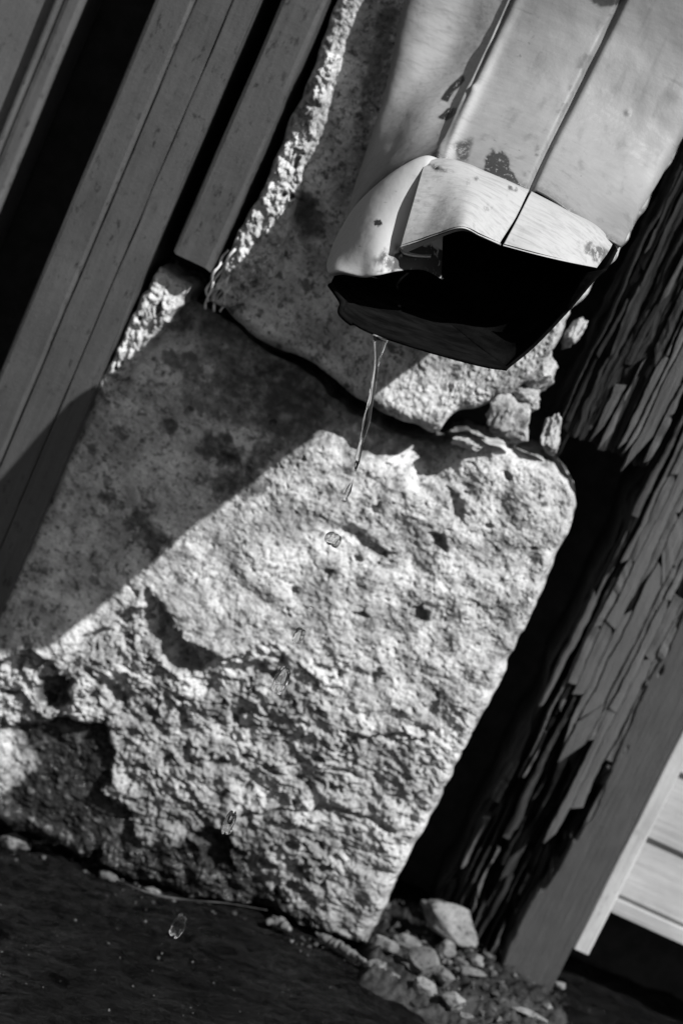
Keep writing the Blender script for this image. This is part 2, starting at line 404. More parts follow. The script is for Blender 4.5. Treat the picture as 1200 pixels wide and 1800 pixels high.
def ell(px, py, cx, cy, rx, ry, ang=0.0):
    a = R(ang); dx, dy = px - cx, py - cy
    return np.hypot((dx * math.cos(a) + dy * math.sin(a)) / rx, (-dx * math.sin(a) + dy * math.cos(a)) / ry)
def feat_block(px, py, x, z, e):
    wx = px + 22 * fbm(x * 60, z * 60, seed=11, oct=3); wy = py + 22 * fbm(x * 60, z * 60, seed=17, oct=3)
    fx_ = px + 8 * fbm(x * 200, z * 200, seed=111, oct=3); fy_ = py + 8 * fbm(x * 200, z * 200, seed=117, oct=3)
    # the eroded lower half, where the face has weathered back
    er = polysd(wx, wy, [(-80, 1165), (40, 1150), (110, 1160), (200, 1085), (262, 1050), (300, 1110), (345, 1150), (420, 1165), (480, 1150), (560, 1215), (640, 1290), (750, 1275), (820, 1330), (700, 1520), (400, 1900), (-200, 1700)])
    rgt = sstep(380, 560, px)
    Rm = (1 - rgt) * sstep(-25, 30, er) + rgt * sstep(-140, 90, er + 60 * fbm(x * 45, z * 45, seed=15, oct=3))
    Rm = Rm * (1 - 0.55 * sstep(560, 800, px))
    grain = sstep(250, 520, px - 0.35 * (py - 900) + 40 * perlin(x * 40, z * 40, seed=2))   # granular towards the right
    D = 0.0045 * fbm(x * 16, z * 16, seed=21, oct=3) + grain * (1 - Rm) * 0.0022 * fbm(x * 34, z * 34, seed=22, oct=3)
    D += (0.0014 + 0.0017 * Rm) * fbm(x * 55, z * 75, seed=23, oct=6, gain=0.58)
    jd = segdist(wx, wy, [(300, 535), (400, 572), (470, 618), (540, 650), (605, 702), (690, 750), (765, 778)])
    D -= 0.020 * sstep(100, 0, jd) + 0.010 * sstep(1.2, 0.0, ell(wx, wy, 500, 690, 150, 80, 28))   # hollowed under the joint
    D -= (0.0055 * sstep(-6, 10, er) * (1 - rgt)) + 0.0045 * sstep(-40, 160, er) * rgt + 0.003 * sstep(40, 160, er) * (1 - rgt)
    # eroded half: lumps, sockets and a few level fissures, uneven from place to place
    qx = x + 0.004 * fbm(x * 50, z * 50, seed=25, oct=3); qz = z + 0.003 * fbm(x * 50, z * 50, seed=27, oct=3)
    patchy = sstep(-0.3, 0.35, fbm(x * 26, z * 30, seed=33, oct=3))
    D += Rm * (0.55 + 0.45 * patchy) * 0.0030 * fbm(qx * 75, qz * 100, seed=29, oct=5, gain=0.54)
    sock = fbm(qx * 110, qz * 150, seed=34, oct=3); D -= Rm * 0.0042 * sstep(0.18, 0.62, sock) * (0.4 + 0.6 * patchy)
    fis = np.abs(fbm(qx * 24, qz * 85, seed=35, oct=2)); D -= Rm * 0.0034 * sstep(0.07, 0.0, fis) * sstep(-.05, .3, perlin(x * 22, z * 30, seed=36))
    f1, f2 = worley(qx * 360, qz * 400, 7)
    D += (0.0001 + 0.00016 * grain * (1 - Rm) + 0.00045 * Rm * patchy) * (0.55 - f1)
    f1, f2 = worley(qx * 170, qz * 200, 8)
    D += Rm * 0.0011 * (1 - 0.6 * patchy) * (0.55 - f1)
    D += (0.00022 * (1 - grain) + 0.00036 * grain * (1 - Rm) + 0.0005 * Rm) * fbm(x * 380, z * 380, seed=37, oct=3, gain=0.6)
    pit = fbm(x * 260, z * 300, seed=41, oct=2)
    pm = sstep(0.40, 0.80, pit); D -= np.maximum(grain * 0.6, Rm) * 0.0016 * pm
    pit2 = fbm(x * 95, z * 120, seed=43, oct=3)
    D -= (0.25 + 0.75 * np.maximum(grain, Rm)) * 0.0030 * sstep(0.52, 0.85, pit2)
    # cavities and cracks that the block shows
    cav = [([(268, 1054), (296, 1074), (310, 1104), (325, 1128), (352, 1168), (352, 1188), (302, 1182), (280, 1152), (276, 1100)], .011),
           ([(165, 1202), (195, 1200), (222, 1245), (205, 1250)], .008), ([(248, 1248), (268, 1256), (276, 1282), (262, 1284)], .007),
           ([(308, 1256), (324, 1258), (332, 1286), (316, 1286)], .006), ([(62, 1195), (112, 1192), (122, 1240), (92, 1262), (60, 1235)], .006),
           ([(305, 1375), (325, 1388), (360, 1435), (345, 1428)], .007), ([(330, 1470), (395, 1462), (404, 1530), (360, 1538), (352, 1500)], .009),
           ([(0, 1290), (90, 1268), (180, 1285), (196, 1330), (190, 1385), (172, 1400), (225, 1440), (242, 1500), (120, 1490), (0, 1440)], .006),
           ([(722, 1068), (742, 1062), (752, 1082), (742, 1098), (722, 1090)], .006), ([(738, 1240), (765, 1236), (768, 1252), (748, 1252)], .005),
           ([(722, 1270), (768, 1284), (770, 1294), (728, 1280)], .005), ([(592, 930), (622, 925), (690, 975), (668, 990)], .0045),
           ([(755, 940), (778, 938), (784, 966), (764, 970)], .005), ([(782, 850), (812, 880), (815, 920), (795, 915)], .0035),
           ([(455, 1132), (475, 1138), (502, 1162), (490, 1166)], .004), ([(790, 742), (850, 752), (862, 778), (800, 772)], .006)]
    for poly, dp in cav:
        s = polysd(fx_, fy_, poly); D -= dp * sstep(-5, 11, s)
    for cr, wd, dp in [([(320, 1126), (350, 1140), (385, 1158), (415, 1160), (440, 1150)], 7, .004), ([(600, 1290), (650, 1300), (700, 1290), (742, 1302)], 5, .004),
                       ([(30, 1152), (60, 1172), (80, 1168)], 6, .005), ([(205, 1000), (225, 1030), (240, 1050)], 5, .002), ([(420, 1440), (500, 1432), (560, 1428)], 6, .004),
                       ([(300, 950), (270, 975), (262, 965)], 5, .002), ([(560, 1420), (640, 1440), (690, 1465)], 6, .004)]:
        D -= dp * sstep(wd, 0, segdist(fx_, fy_, cr))
    for cx, cy, r, dp in [(182, 880, 12, .002), (218, 760, 12, .002), (300, 745, 13, .0025), (250, 935, 16, .003), (238, 900, 10, .002), (290, 955, 12, .003), (390, 800, 12, .002),
                          (405, 815, 14, .003), (415, 855, 30, .002), (345, 755, 8, .0015), (325, 820, 8, .0015), (180, 705, 12, .003), (600, 1185, 7, .003), (985, 1050, 9, .003)]:
        D -= dp * sstep(1.3, 0.3, ell(fx_, fy_, cx, cy, r, r * 0.8))
    # stains: old dirt in the pits, a dark patch under the joint
    n = fbm(x * 110, z * 110, seed=61, oct=4)
    st = 1.0 * sstep(1.25, 0.45, ell(wx, wy, 480, 705, 160, 85, 25) + 0.35 * n)
    st = np.maximum(st, 0.6 * sstep(1.3, 0.4, ell(wx, wy, 640, 770, 110, 55, 20) + 0.3 * n))
    for cx, cy, rx, ry, a, k in [(250, 930, 40, 26, 60, .9), (415, 850, 60, 30, 10, 1.), (390, 790, 50, 34, 30, 1.), (300, 745, 20, 14, 40, .9), (215, 765, 24, 14, 30, .8), (180, 875, 22, 16, 10, .8), (360, 700, 50, 40, 20, .8), (460, 800, 60, 30, -40, .9), (330, 640, 60, 22, 10, .8), (270, 960, 20, 40, 20, .9), (345, 700, 60, 14, 20, .35),
                                 (655, 962, 55, 26, 35, .55), (800, 890, 26, 42, -20, .5), (280, 1130, 28, 60, -25, .4), (740, 1082, 22, 22, 0, .7), (770, 955, 16, 20, 0, .6), (760, 1340, 18, 24, 0, .5)]:
        st = np.maximum(st, k * sstep(1.2, 0.5, ell(fx_, fy_, cx, cy, rx, ry, a) + 0.6 * n))
    bl = fbm(x * 40, z * 40, seed=65, oct=3)
    st = np.maximum(st, 0.75 * sstep(0.30, 0.75, fbm(x * 150, z * 190, seed=67, oct=5, gain=.6) + 0.4 * bl))
    st = np.maximum(st, 0.8 * np.maximum(grain, Rm * .6) * pm * sstep(-.3, .3, bl + .1))
    st = np.maximum(st, 0.55 * sstep(0.50, 0.85, pit2))
    st = np.maximum(st, 0.9 * sstep(85, 5, jd + 25 * n))
    st = np.maximum(st, 0.8 * Rm * sstep(0.15, 0.5, sock))

    st = np.maximum(st, 0.55 * Rm * sstep(-.2, .45, fbm(x * 60, z * 70, seed=69, oct=4)))
    st = np.maximum(st, 0.8 * (1 - grain) * sstep(0.38, 0.7, fbm(x * 75, z * 75, seed=63, oct=5, gain=.62)))
    crisp = fbm(x * 230, z * 230, seed=81, oct=5, gain=.66)
    st = 0.4 * st + 0.6 * st ** 0.5 * sstep(0.36, 0.60, st + 0.42 * crisp)
    st = np.maximum(st, Rm * (0.22 + 0.16 * sstep(-.3, .3, bl) + 0.18 * sstep(1250, 1480, py)))
    g = sstep(1.0, 0.8, ell(fx_, fy_, 892, 1062, 14, 42, 20)); st = np.maximum(st, 0.6 * g)
    # wet foot of the block
    wl = py - (1440 + 0.16 * (px - 200)) + 55 * fbm(x * 45, z * 45, seed=71, oct=3)
    wet = 0.95 * sstep(-20, 70, wl) * sstep(520, 330, px + 60 * n)
    wet = np.maximum(wet, 0.95 * sstep(-8, 8, polysd(fx_, fy_, [(20, 1300), (-40, 1280), (60, 1282), (100, 1266), (178, 1282), (200, 1330), (190, 1385), (174, 1400), (225, 1440), (240, 1530), (60, 1500), (-20, 1420), (60, 1360)])))
    wet = np.maximum(wet, 0.95 * sstep(-10, 14, polysd(fx_, fy_, [(-200, 1420), (60, 1410), (174, 1400), (215, 1440), (235, 1490), (290, 1502), (330, 1470), (398, 1455), (420, 1500), (440, 1545), (480, 1570), (560, 1608), (660, 1690), (400, 1720), (-200, 1600)])))
    wet = wet * (1 - 0.22 * sstep(0.25, 0.6, fbm(x * 130, z * 130, seed=79, oct=3)))
    wet = np.maximum(wet, 0.9 * sstep(-5, 6, polysd(fx_, fy_, [(62, 1195), (112, 1192), (122, 1240), (92, 1262), (60, 1235)])))
    wet = np.maximum(wet, 0.9 * sstep(-6, 6, polysd(fx_, fy_, [(328, 1468), (398, 1460), (408, 1535), (355, 1540)])))
    wet = np.maximum(wet, 0.45 * sstep(-60, 120, wl + 60 * n))
    wet = np.maximum(wet, 0.55 * sstep(30, 110, wl) * sstep(0.1, 0.45, fbm(x * 70, z * 70, seed=73)))
    D -= 0.0016 * sstep(0.4, 1, wet)
    big = sstep(-6, 14, polysd(fx_, fy_, [(-60, 1290), (90, 1268), (180, 1285), (196, 1330), (190, 1385), (172, 1400), (225, 1440), (242, 1500), (120, 1520), (-60, 1480)]))
    D = D * (1 - 0.6 * big) + 0.6 * big * (-0.014 + 0.002 * fbm(x * 60, z * 60, seed=75, oct=5, gain=.6))
    return D, {'stain_shade': np.clip(st, 0, 1), 'wet': np.clip(wet, 0, 1)}
def m_like(pts, a=5, s=40, seed=0):   # roughens a boundary given in photo pixels
    p = resamp(pts, max(len(pts) * 6, 24)); t = np.arange(len(p))
    n = np.stack([perlin(p[:, 0] / s, p[:, 1] / s, 1.5, seed), perlin(p[:, 0] / s, p[:, 1] / s, 7.5, seed)], -1) * a
    n[0] = n[-1] = 0
    return p + n
block = field('stone', (m_like([(262, 535), (240, 520), (195, 620), (120, 780), (50, 940), (-20, 1090), (-95, 1270), (-160, 1420)], 5, 22, 1),
                m_like([(262, 535), (330, 540), (400, 580), (465, 632), (535, 668), (600, 724), (685, 768), (762, 784), (815, 774), (870, 786), (915, 800), (965, 822), (1000, 858)], 5, 22, 2),
                m_like([(1000, 858), (1012, 890), (1000, 935), (972, 1000), (942, 1070), (902, 1150), (872, 1220), (812, 1330), (760, 1440), (716, 1520), (682, 1592), (645, 1668)], 5, 22, 3),
                m_like([(-160, 1420), (0, 1475), (100, 1512), (200, 1556), (300, 1588), (400, 1606), (480, 1625), (560, 1650), (645, 1668)], 5, 22, 4)),
              1.55, feat_block, M['stone'], wall, 0.0, 26, 0.012, seed=100)
block['label'] = 'big pitted lower block, half in the diagonal shadow'
def feat_upper(px, py, x, z, e):
    fx_ = px + 10 * fbm(x * 150, z * 150, seed=211, oct=3); fy_ = py + 10 * fbm(x * 150, z * 150, seed=217, oct=3)
    D = 0.004 * fbm(x * 20, z * 20, seed=221, oct=3) + 0.0012 * fbm(x * 70, z * 70, seed=223, oct=5, gain=.6)
    f1, f2 = worley(x * 480, z * 480, 27); D += 0.0005 * (0.55 - f1)
    D += 0.0006 * fbm(x * 400, z * 400, seed=237, oct=3)
    pit2 = fbm(x * 120, z * 120, seed=247, oct=3); D -= 0.0018 * sstep(0.55, 0.9, pit2)
    s = polysd(fx_, fy_, [(510, 335), (560, 345), (575, 410), (540, 440), (505, 400)]); D -= 0.009 * sstep(-6, 18, s)
    s2 = polysd(fx_, fy_, [(425, 560), (470, 560), (485, 590), (455, 600)]); D += 0.003 * sstep(-6, 14, s2)
    n = fbm(x * 100, z * 100, seed=261, oct=4)
    st = 0.9 * sstep(-10, 25, s)
    st = np.maximum(st, 0.8 * sstep(1.2, 0.5, ell(fx_, fy_, 660, 110, 26, 120, 16) + 0.7 * n))
    st = np.maximum(st, 0.9 * sstep(0.25, 0.6, fbm(x * 110, z * 110, seed=267, oct=6, gain=.68)))
    return D, {'stain_shade': np.clip(st, 0, 1), 'wet': np.zeros_like(px)}
upper = field('stone', (m_like([(690, -260), (620, -110), (570, 60), (500, 230), (450, 360), (410, 470), (392, 540)], 6, 40, 11),
                m_like([(690, -260), (900, -170), (1100, -80), (1330, 20)], 6, 40, 12),
                m_like([(1330, 20), (1250, 170), (1185, 275), (1120, 390), (1060, 480), (1000, 560), (960, 640)], 11, 26, 13),
                m_like([(392, 540), (455, 602), (540, 636), (600, 684), (655, 718), (715, 745), (768, 762), (795, 730), (850, 715), (905, 690), (960, 640)], 6, 40, 14)),
              1.9, feat_upper, M['stone2'], wall, -0.007, 24, 0.010, seed=200)
upper['label'] = 'upper block behind the downspout, mostly shaded'
# lime mortar with straw beside the narrow board
def feat_mortar(px, py, x, z, e):
    f1, f2 = worley(x * 270 + perlin(x * 120, z * 80, seed=301), z * 210 + perlin(x * 120, z * 80, seed=303), 31)
    D = 0.0030 * (0.6 - f1) + 0.0022 * fbm(x * 90, z * 70, seed=312, oct=5, gain=.65) + 0.002 * fbm(x * 220, z * 160, seed=311, oct=4) + 0.003 * fbm(x * 40, z * 40, seed=313, oct=2)
    hole = fbm(x * 190, z * 110, seed=317, oct=2); D -= 0.006 * sstep(0.42, 0.7, hole)
    return D, {'stain_shade': 0.9 * sstep(0.46, 0.72, hole), 'wet': np.zeros_like(px)}
mo = field('mortar', (m_like([(572, 90), (520, 215), (452, 345), (405, 440), (366, 530)], 6, 20, 21), m_like([(572, 90), (590, 95), (600, 100)], 2, 20, 22),
              m_like([(600, 100), (560, 210), (530, 330), (505, 430), (480, 500)], 10, 25, 23), m_like([(366, 530), (400, 545), (440, 525), (480, 500)], 6, 20, 24)),
           1.7, feat_mortar, M['mortar'], wall, -0.011, 12, 0.006, K=10, back=0.005, seed=300)
mo['label'] = 'crumbling pale lime mortar beside the narrow board'
def feat_mortar2(px, py, x, z, e):
    D, a = feat_mortar(px, py, x + 3.1, z + 1.7, e); return D * 0.8, a
field('mortar', (m_like([(278, 470), (240, 535), (205, 610), (165, 690)], 6, 20, 25), m_like([(278, 470), (305, 485), (335, 500)], 4, 20, 26),
              m_like([(335, 500), (300, 560), (250, 630), (200, 695)], 12, 22, 27), m_like([(165, 690), (180, 700), (200, 695)], 3, 20, 28)),
           1.7, feat_mortar2, M['mortar'], wall, -0.006, 14, 0.008, K=10, back=0.005, seed=340)
rng = random.Random(4)
strands = [[(420, 425), (392, 470), (370, 510), (361, 543)], [(440, 420), (408, 480), (384, 520), (374, 548)], [(400, 440), (378, 478), (366, 505), (364, 530)], [(455, 470), (425, 490), (395, 512)], [(430, 455), (402, 505), (388, 548)]]
for i, s in enumerate(strands):
    p = resamp(s, 28); W = P(p[:, 0] + 2 * np.sin(np.arange(28) * .7 + i), p[:, 1], -0.0085 - 0.003 * np.sin(np.arange(28) * .35 + i * 2))
    V, F = tube(W, 0.0004 + 0.0003 * np.abs(np.sin(np.arange(28) * .4 + i * 1.3)), 6)
    mesh('straw', V, F, M['straw'], wall)
def rock_mesh(name, c, r, ang, seed, mat, parent=None, sub=4, rough=0.16, tilt=0.0, wet=0.0, stain_shade=0.0):
    import bmesh
    bm = bmesh.new(); bmesh.ops.create_icosphere(bm, subdivisions=sub, radius=1.0)
    v = np.array([q.co[:] for q in bm.verts]); f = np.array([[q.index for q in t.verts] for t in bm.faces]); bm.free()
    # facet the ball with a few random cutting planes, then roughen it
    rg = np.random.RandomState(seed)
    for k in range(17):
        n = rg.normal(size=3); n /= np.linalg.norm(n); h = 0.55 + 0.28 * rg.rand()
        s = v @ n; v = v - np.clip(s - h, 0, None)[:, None] * n * 0.93
    d = fbm(v[:, 0] * 1.6, v[:, 1] * 1.6, v[:, 2] * 1.6, seed=seed, oct=3) * rough + perlin(v[:, 0] * 7, v[:, 1] * 7, v[:, 2] * 7, seed=seed + 3) * rough * 0.22 + perlin(v[:, 0] * 19, v[:, 1] * 19, v[:, 2] * 19, seed=seed + 4) * rough * 0.10
    v = v * (1 + d)[:, None] * np.array(r)
    ca, sa = math.cos(ang), math.sin(ang); x, z = v[:, 0] * ca - v[:, 2] * sa, v[:, 0] * sa + v[:, 2] * ca
    v = np.stack([x, v[:, 1], z], -1) + np.asarray(c)
    n = fbm(v[:, 0] * 150, v[:, 1] * 150, v[:, 2] * 150, seed=seed + 5)
    return mesh(name, v, f, mat, parent, {'stain_shade': np.clip(stain_shade + 0.9 * sstep(0.35, 0.7, n), 0, 1), 'wet': np.full(len(v), wet)})
S_ = 1 / 3684.0
for px, py, y, rx, rz, a, sd in [(893, 742, -0.002, 42, 56, 20, 1), (945, 655, 0.004, 36, 52, -25, 2), (966, 768, 0.006, 20, 44, 12, 3), (825, 778, 0.004, 34, 16, 10, 4),
                                 (1005, 585, 0.010, 16, 40, -15, 5), (915, 690, 0.008, 40, 30, 0, 6)]:
    rock_mesh('mortar_lump', P(px, py, y), (rx * S_, 0.012, rz * S_), R(a), 400 + sd, M['stone2'], wall, 5, 0.24, stain_shade=0.15)
# the rubble core of the wall and the dark backs of its gaps
cv = []
box('core', -0.6, 0.09, 0.075, 0.30, -0.02, 0.62, M['core'], wall)
box('core', 0.09, 0.5, 0.12, 0.30, -0.02, 0.62, M['core'], wall)

# ------------------------------------------------------------------ door frame and door at the left
def xat(px, py, y): return float(P(px, py, y)[0])
YB = -0.012
xe = [np.mean([xat(*a, YB), xat(*b, YB)]) for a, b in [((284, 0), (22, 570)), ((348, 0), (90, 600)), ((410, 0), (155, 600)), ((470, 0), (196, 590))]]
frame = empty('doorpost', (xe[0], 0, 0))
tag(frame, 'grey painted timber doorpost of narrow boards left of the stone wall', 'doorpost', kind='thing')
for i in range(3):
    g = 0.0003
    box('board', xe[i] + (0 if i == 0 else g), xe[i + 1] - (0 if i == 2 else g), YB + (0.0006 if i == 1 else 0), 0.06, 0.0, 0.62, M['paint'], frame, 0.0022 if i == 0 else 0.0003, 90, 0.0005, 3 + i)
YN = -0.016
xn = [np.mean([xat(*a, YN), xat(*b, YN)]) for a, b in [((497, 0), (318, 400)), ((590, 0), (372, 440))]]
zb = float(P(330, 458, YN)[2])
nb = box('trim_board', xn[0], xn[1], YN, 0.05, zb, 0.62, M['paint'], frame, 0.0022, 60, 0.0007, 9)
me = nb.data                                    # ragged lower end
for v in me.vertices:
    if v.co.z < zb + 0.006: v.co.z += 0.006 * float(perlin(np.array(v.co.x * 160.0), np.array(v.co.y * 120.0), seed=5))
nb['label'] = 'narrow trim board with a broken lower end'
YD = 0.022
door = empty('door', (-0.3, 0.03, 0)); tag(door, 'grey painted door panel with a moulded edge, far left', 'door', kind='thing')
xd = np.mean([xat(160, 0, YD), xat(0, 350, YD)]); xm = np.mean([xat(112, 0, YD), xat(0, 225, YD)])
box('panel', xd - 0.30, xm - 0.001, YD + 0.004, 0.055, 0.0, 0.62, M['door'], door, 0.001, 20, 0.0003, 21)
box('moulding', xm - 0.001, xm + 0.0022, YD - 0.002, 0.055, 0.0, 0.62, M['door'], door, 0.0012, 20, 0.0002, 22)
box('stile', xm + 0.0022, xd, YD, 0.055, 0.0, 0.62, M['door'], door, 0.003, 20, 0.0003, 23)

# ------------------------------------------------------------------ rotten post, broken board above it
def wood(name, x0, x1, z0, z1, y0, feat, parent, cell=0.00055, K=10, back=0.006):
    n = int((x1 - x0) / cell); m = int((z1 - z0) / (cell * 1.5))
    X, Z = np.meshgrid(np.linspace(x0, x1, n), np.linspace(z1, z0, m))
    px, py = PX(np.stack([X, np.full_like(X, y0), Z], -1))
    D, dx, dz, at = feat(px, py, X, Z)
    i = np.clip(np.arange(-K, m + K), 0, m - 1); j = np.clip(np.arange(-K, n + K), 0, n - 1)
    ki = np.maximum(-np.arange(-K, m + K), np.arange(-K, m + K) - (m - 1)).clip(0); kj = np.maximum(-np.arange(-K, n + K), np.arange(-K, n + K) - (n - 1)).clip(0)
    kk = np.maximum(ki[:, None], kj[None]); ii, jj = np.meshgrid(i, j, indexing='ij')
    V = np.stack([(X + dx)[ii, jj], y0 - D[ii, jj] + kk * back, (Z + dz)[ii, jj]], -1)
    return mesh(name, V, gridf(m + 2 * K, n + 2 * K), M['rot'], parent, {k: a[ii, jj] for k, a in at.items()})
YP = 0.040
def wander(z, c, amp=0.0013): return amp * fbm(z * 28, np.full(np.shape(z), c * 3.7), seed=71, oct=4, gain=.6)
def sliver(parent, xl, xr, cl, cr, z0, z1, y, th, paint, light, seed, spike=0.0, ang=0.0, gap=0.0004):
    """a plate (spike 0) or a splinter (spike 1) lying along the grain between the wandering lines cl and cr"""
    rg_ = np.random.RandomState(seed); n = max(8, int((z1 - z0) / 0.0022)); t = np.linspace(0, 1, n); wd = xr - xl
    sh = rg_.normal(size=2) * wd * 0.8                                    # slanted, broken ends
    zc = z0 + (z1 - z0) * t
    zl = zc + sh[0] * (1 - t) + sh[1] * t; zr = zc - sh[0] * (1 - t) - sh[1] * t
    jag = 0.00022 + 0.0003 * spike
    l_ = xl + wander(zl, cl) + gap * (0.5 + rg_.rand()) + jag * fbm(t * n * 0.5, np.full(n, seed * 1.7), seed=seed, oct=2)
    r_ = xr + wander(zr, cr) - gap * (0.5 + rg_.rand()) + jag * fbm(t * n * 0.5, np.full(n, seed * 1.7 + 50), seed=seed, oct=2)
    if spike > 0:
        up = t if rg_.rand() < 0.5 else 1 - t
        k = rg_.rand(); sq = spike * (0.15 + 0.85 * up ** 1.6); m_ = l_ + (r_ - l_) * k
        l_, r_ = l_ + (m_ - l_) * sq, r_ + (m_ - r_) * sq
    r_ = np.maximum(r_, l_ + 0.0002)
    yy = y + 0.0008 * perlin(t * 3, np.full(n, seed * .7), seed=seed)
    V = np.stack([np.stack([l_, yy + ang * wd, zl], -1), np.stack([0.5 * (l_ + r_), yy - 0.0002, 0.5 * (zl + zr)], -1), np.stack([r_, yy - ang * wd, zr], -1), np.stack([r_, yy + th, zr], -1), np.stack([l_, yy + th, zl], -1)], 1)
    F = [tuple(q) for q in gridf(n, 5, wrap=True)] + [(4, 3, 2, 1, 0), tuple((n - 1) * 5 + q for q in range(5))]
    pa = np.tile(np.array([paint, paint, paint, 0, 0.0]), n); li = np.tile(np.array([light] * 5, float), n)
    return mesh('splinter' if spike else 'paint_plate', V.reshape(-1, 3), F, M['rot'], parent, {'paint': pa, 'light': li}, smooth=False)
def xline(pts, y): return np.mean([xat(a, b, y) for a, b in pts])
xp0 = xline([(1060, 1000), (960, 1200), (880, 1390)], YP); xp1 = xline([(1200, 1275), (1100, 1477), (1003, 1670)], YP)
zp0 = 0.0
post = empty('post', ((xp0 + xp1) / 2, YP, 0)); tag(post, 'rotting timber post with peeling grey paint between stone block and white siding', 'post', kind='thing')
INT = [(1500, 600), (1300, 850), (1215, 1010), (1168, 1145), (1132, 1200), (1100, 1285), (1080, 1328), (1060, 1375), (1030, 1440), (1000, 1478), (968, 1540), (930, 1580), (905, 1635), (870, 1720), (900, 1900), (1500, 1500)]
CRK = [(1500, 300), (1190, 790), (1130, 880), (1075, 1010), (1040, 1120), (1000, 1210), (985, 1330), (1010, 1370), (1060, 1400), (1200, 1200), (1500, 800)]
def feat_post(px, py, X, Z):
    w1 = 16 * fbm(X * 260, Z * 40, seed=501, oct=4); fx_ = px + w1
    intact = polysd(fx_, py, INT); crk = polysd(fx_, py, CRK)
    fib = fbm(X * 300, Z * 16, seed=511, oct=4); fib2 = fbm(X * 620, Z * 45, seed=513, oct=3)
    ins = sstep(-4, 6, intact); ck = sstep(-5, 5, crk) * (1 - ins)
    low = sstep(1340, 1480, py)
    D = -0.020 - 0.010 * low + 0.0025 * fib2 + 0.003 * fib
    D = D * (1 - ck) + ck * (-0.008 + 0.001 * fib2)
    D = D * (1 - ins) + ins * (0.0004 * fbm(X * 40, Z * 12, seed=543))
    paint = ins; light = 0 * ins
    dx = (1 - ins) * 0.004 * fbm(X * 30, Z * 25, seed=551); dx = dx - 0.0
    return D, dx * sstep(0, 0.02, xp1 - X), 0 * X, {'paint': paint, 'light': light}
wood('weathered_face', xp0, xp1, 0.0, 0.60, YP, feat_post, post)
# plates of cracked paint and the splinters of the rotten side, each its own piece
def classify(x, z):
    qx, qy = PX(np.array([x, YP, z])); qx, qy = np.array(float(qx)), np.array(float(qy))
    return float(polysd(qx, qy, INT)), float(polysd(qx, qy, CRK)), float(qy)
rg = np.random.RandomState(51); sd = 3000
edges = [xp0]
while edges[-1] < xp1: edges.append(edges[-1] + 0.0024 + 0.0062 * rg.rand() ** 1.3)
for c_, (xl, xr) in enumerate(zip(edges[:-1], edges[1:])):
    z = 0.004 + 0.02 * rg.rand()
    while z < 0.50:
        ln = 0.018 + 0.075 * rg.rand() ** 1.5; ii, cc, qy = classify((xl + xr) / 2, z + ln / 2); sd += 1
        if ii > 22: z += ln; continue
        if cc > 0:
            sliver(post, xl, xr, c_, c_ + 1, z, z + ln - 0.0003, YP + 0.0006 + 0.0016 * rg.rand() + (0.004 if rg.rand() < .08 else 0), 0.007, 1.0, 0.22 + 0.22 * rg.rand(), sd, 0, 0.03 * rg.normal(), 0.0001 + 0.0005 * rg.rand() ** 2)
        else:
            for k in range(2):
                ln2 = ln * (0.8 + 1.0 * rg.rand()) * (0.6 if qy > 1400 else 1.1); sd += 1
                dp = 0.003 + 0.013 * rg.rand() + (0.005 if qy > 1400 else 0); hit = rg.rand() < (0.34 if qy < 1380 else 0.16)
                f0 = rg.rand() * 0.4
                sliver(post, xl + f0 * (xr - xl), xr - rg.rand() * 0.4 * (xr - xl), c_, c_, z + 0.01 * rg.rand(), z + ln2, YP + (dp if not hit else 0.4 * dp), 0.012, 0.8 if hit else 0.0, 0.45 * rg.rand(), sd, 0.5 + 0.5 * rg.rand(), 0.25 * rg.normal(), 0.0)
        z += ln
YU = 0.006
xu0 = xline([(1060, 545), (968, 742)], YU); xu1 = xline([(1200, 690), (1137, 832)], YU)
zu = float(P(1050, 786, YU)[2])
ub = empty('broken_board', ((xu0 + xu1) / 2, YU, zu)); tag(ub, 'dark rotten board with flaking paint, broken off above the post', 'board')
def feat_ub(px, py, X, Z):
    fib = fbm(X * 260, Z * 14, seed=611, oct=4); fib2 = fbm(X * 600, Z * 40, seed=613, oct=3)
    D = -0.009 + 0.0025 * fib + 0.0012 * fib2
    D = D - 0.008 * sstep(xu0 + 0.012, xu0, X + 0.004 * perlin(Z * 60, X * 20, seed=7))
    fl = 0 * X
    rag = sstep(zu + 0.03, zu, Z)
    return D, 0 * X + 0.002 * fbm(X * 30, Z * 60, seed=631), rag * 0.004 * fbm(X * 220, Z * 20, seed=633), {'paint': fl * 0.95, 'light': fl * (0.5 + 0.5 * sstep(-.2, .3, fib))}
wood('weathered_face', xu0, xu1, zu, 0.62, YU, feat_ub, ub, K=6, back=0.0045)

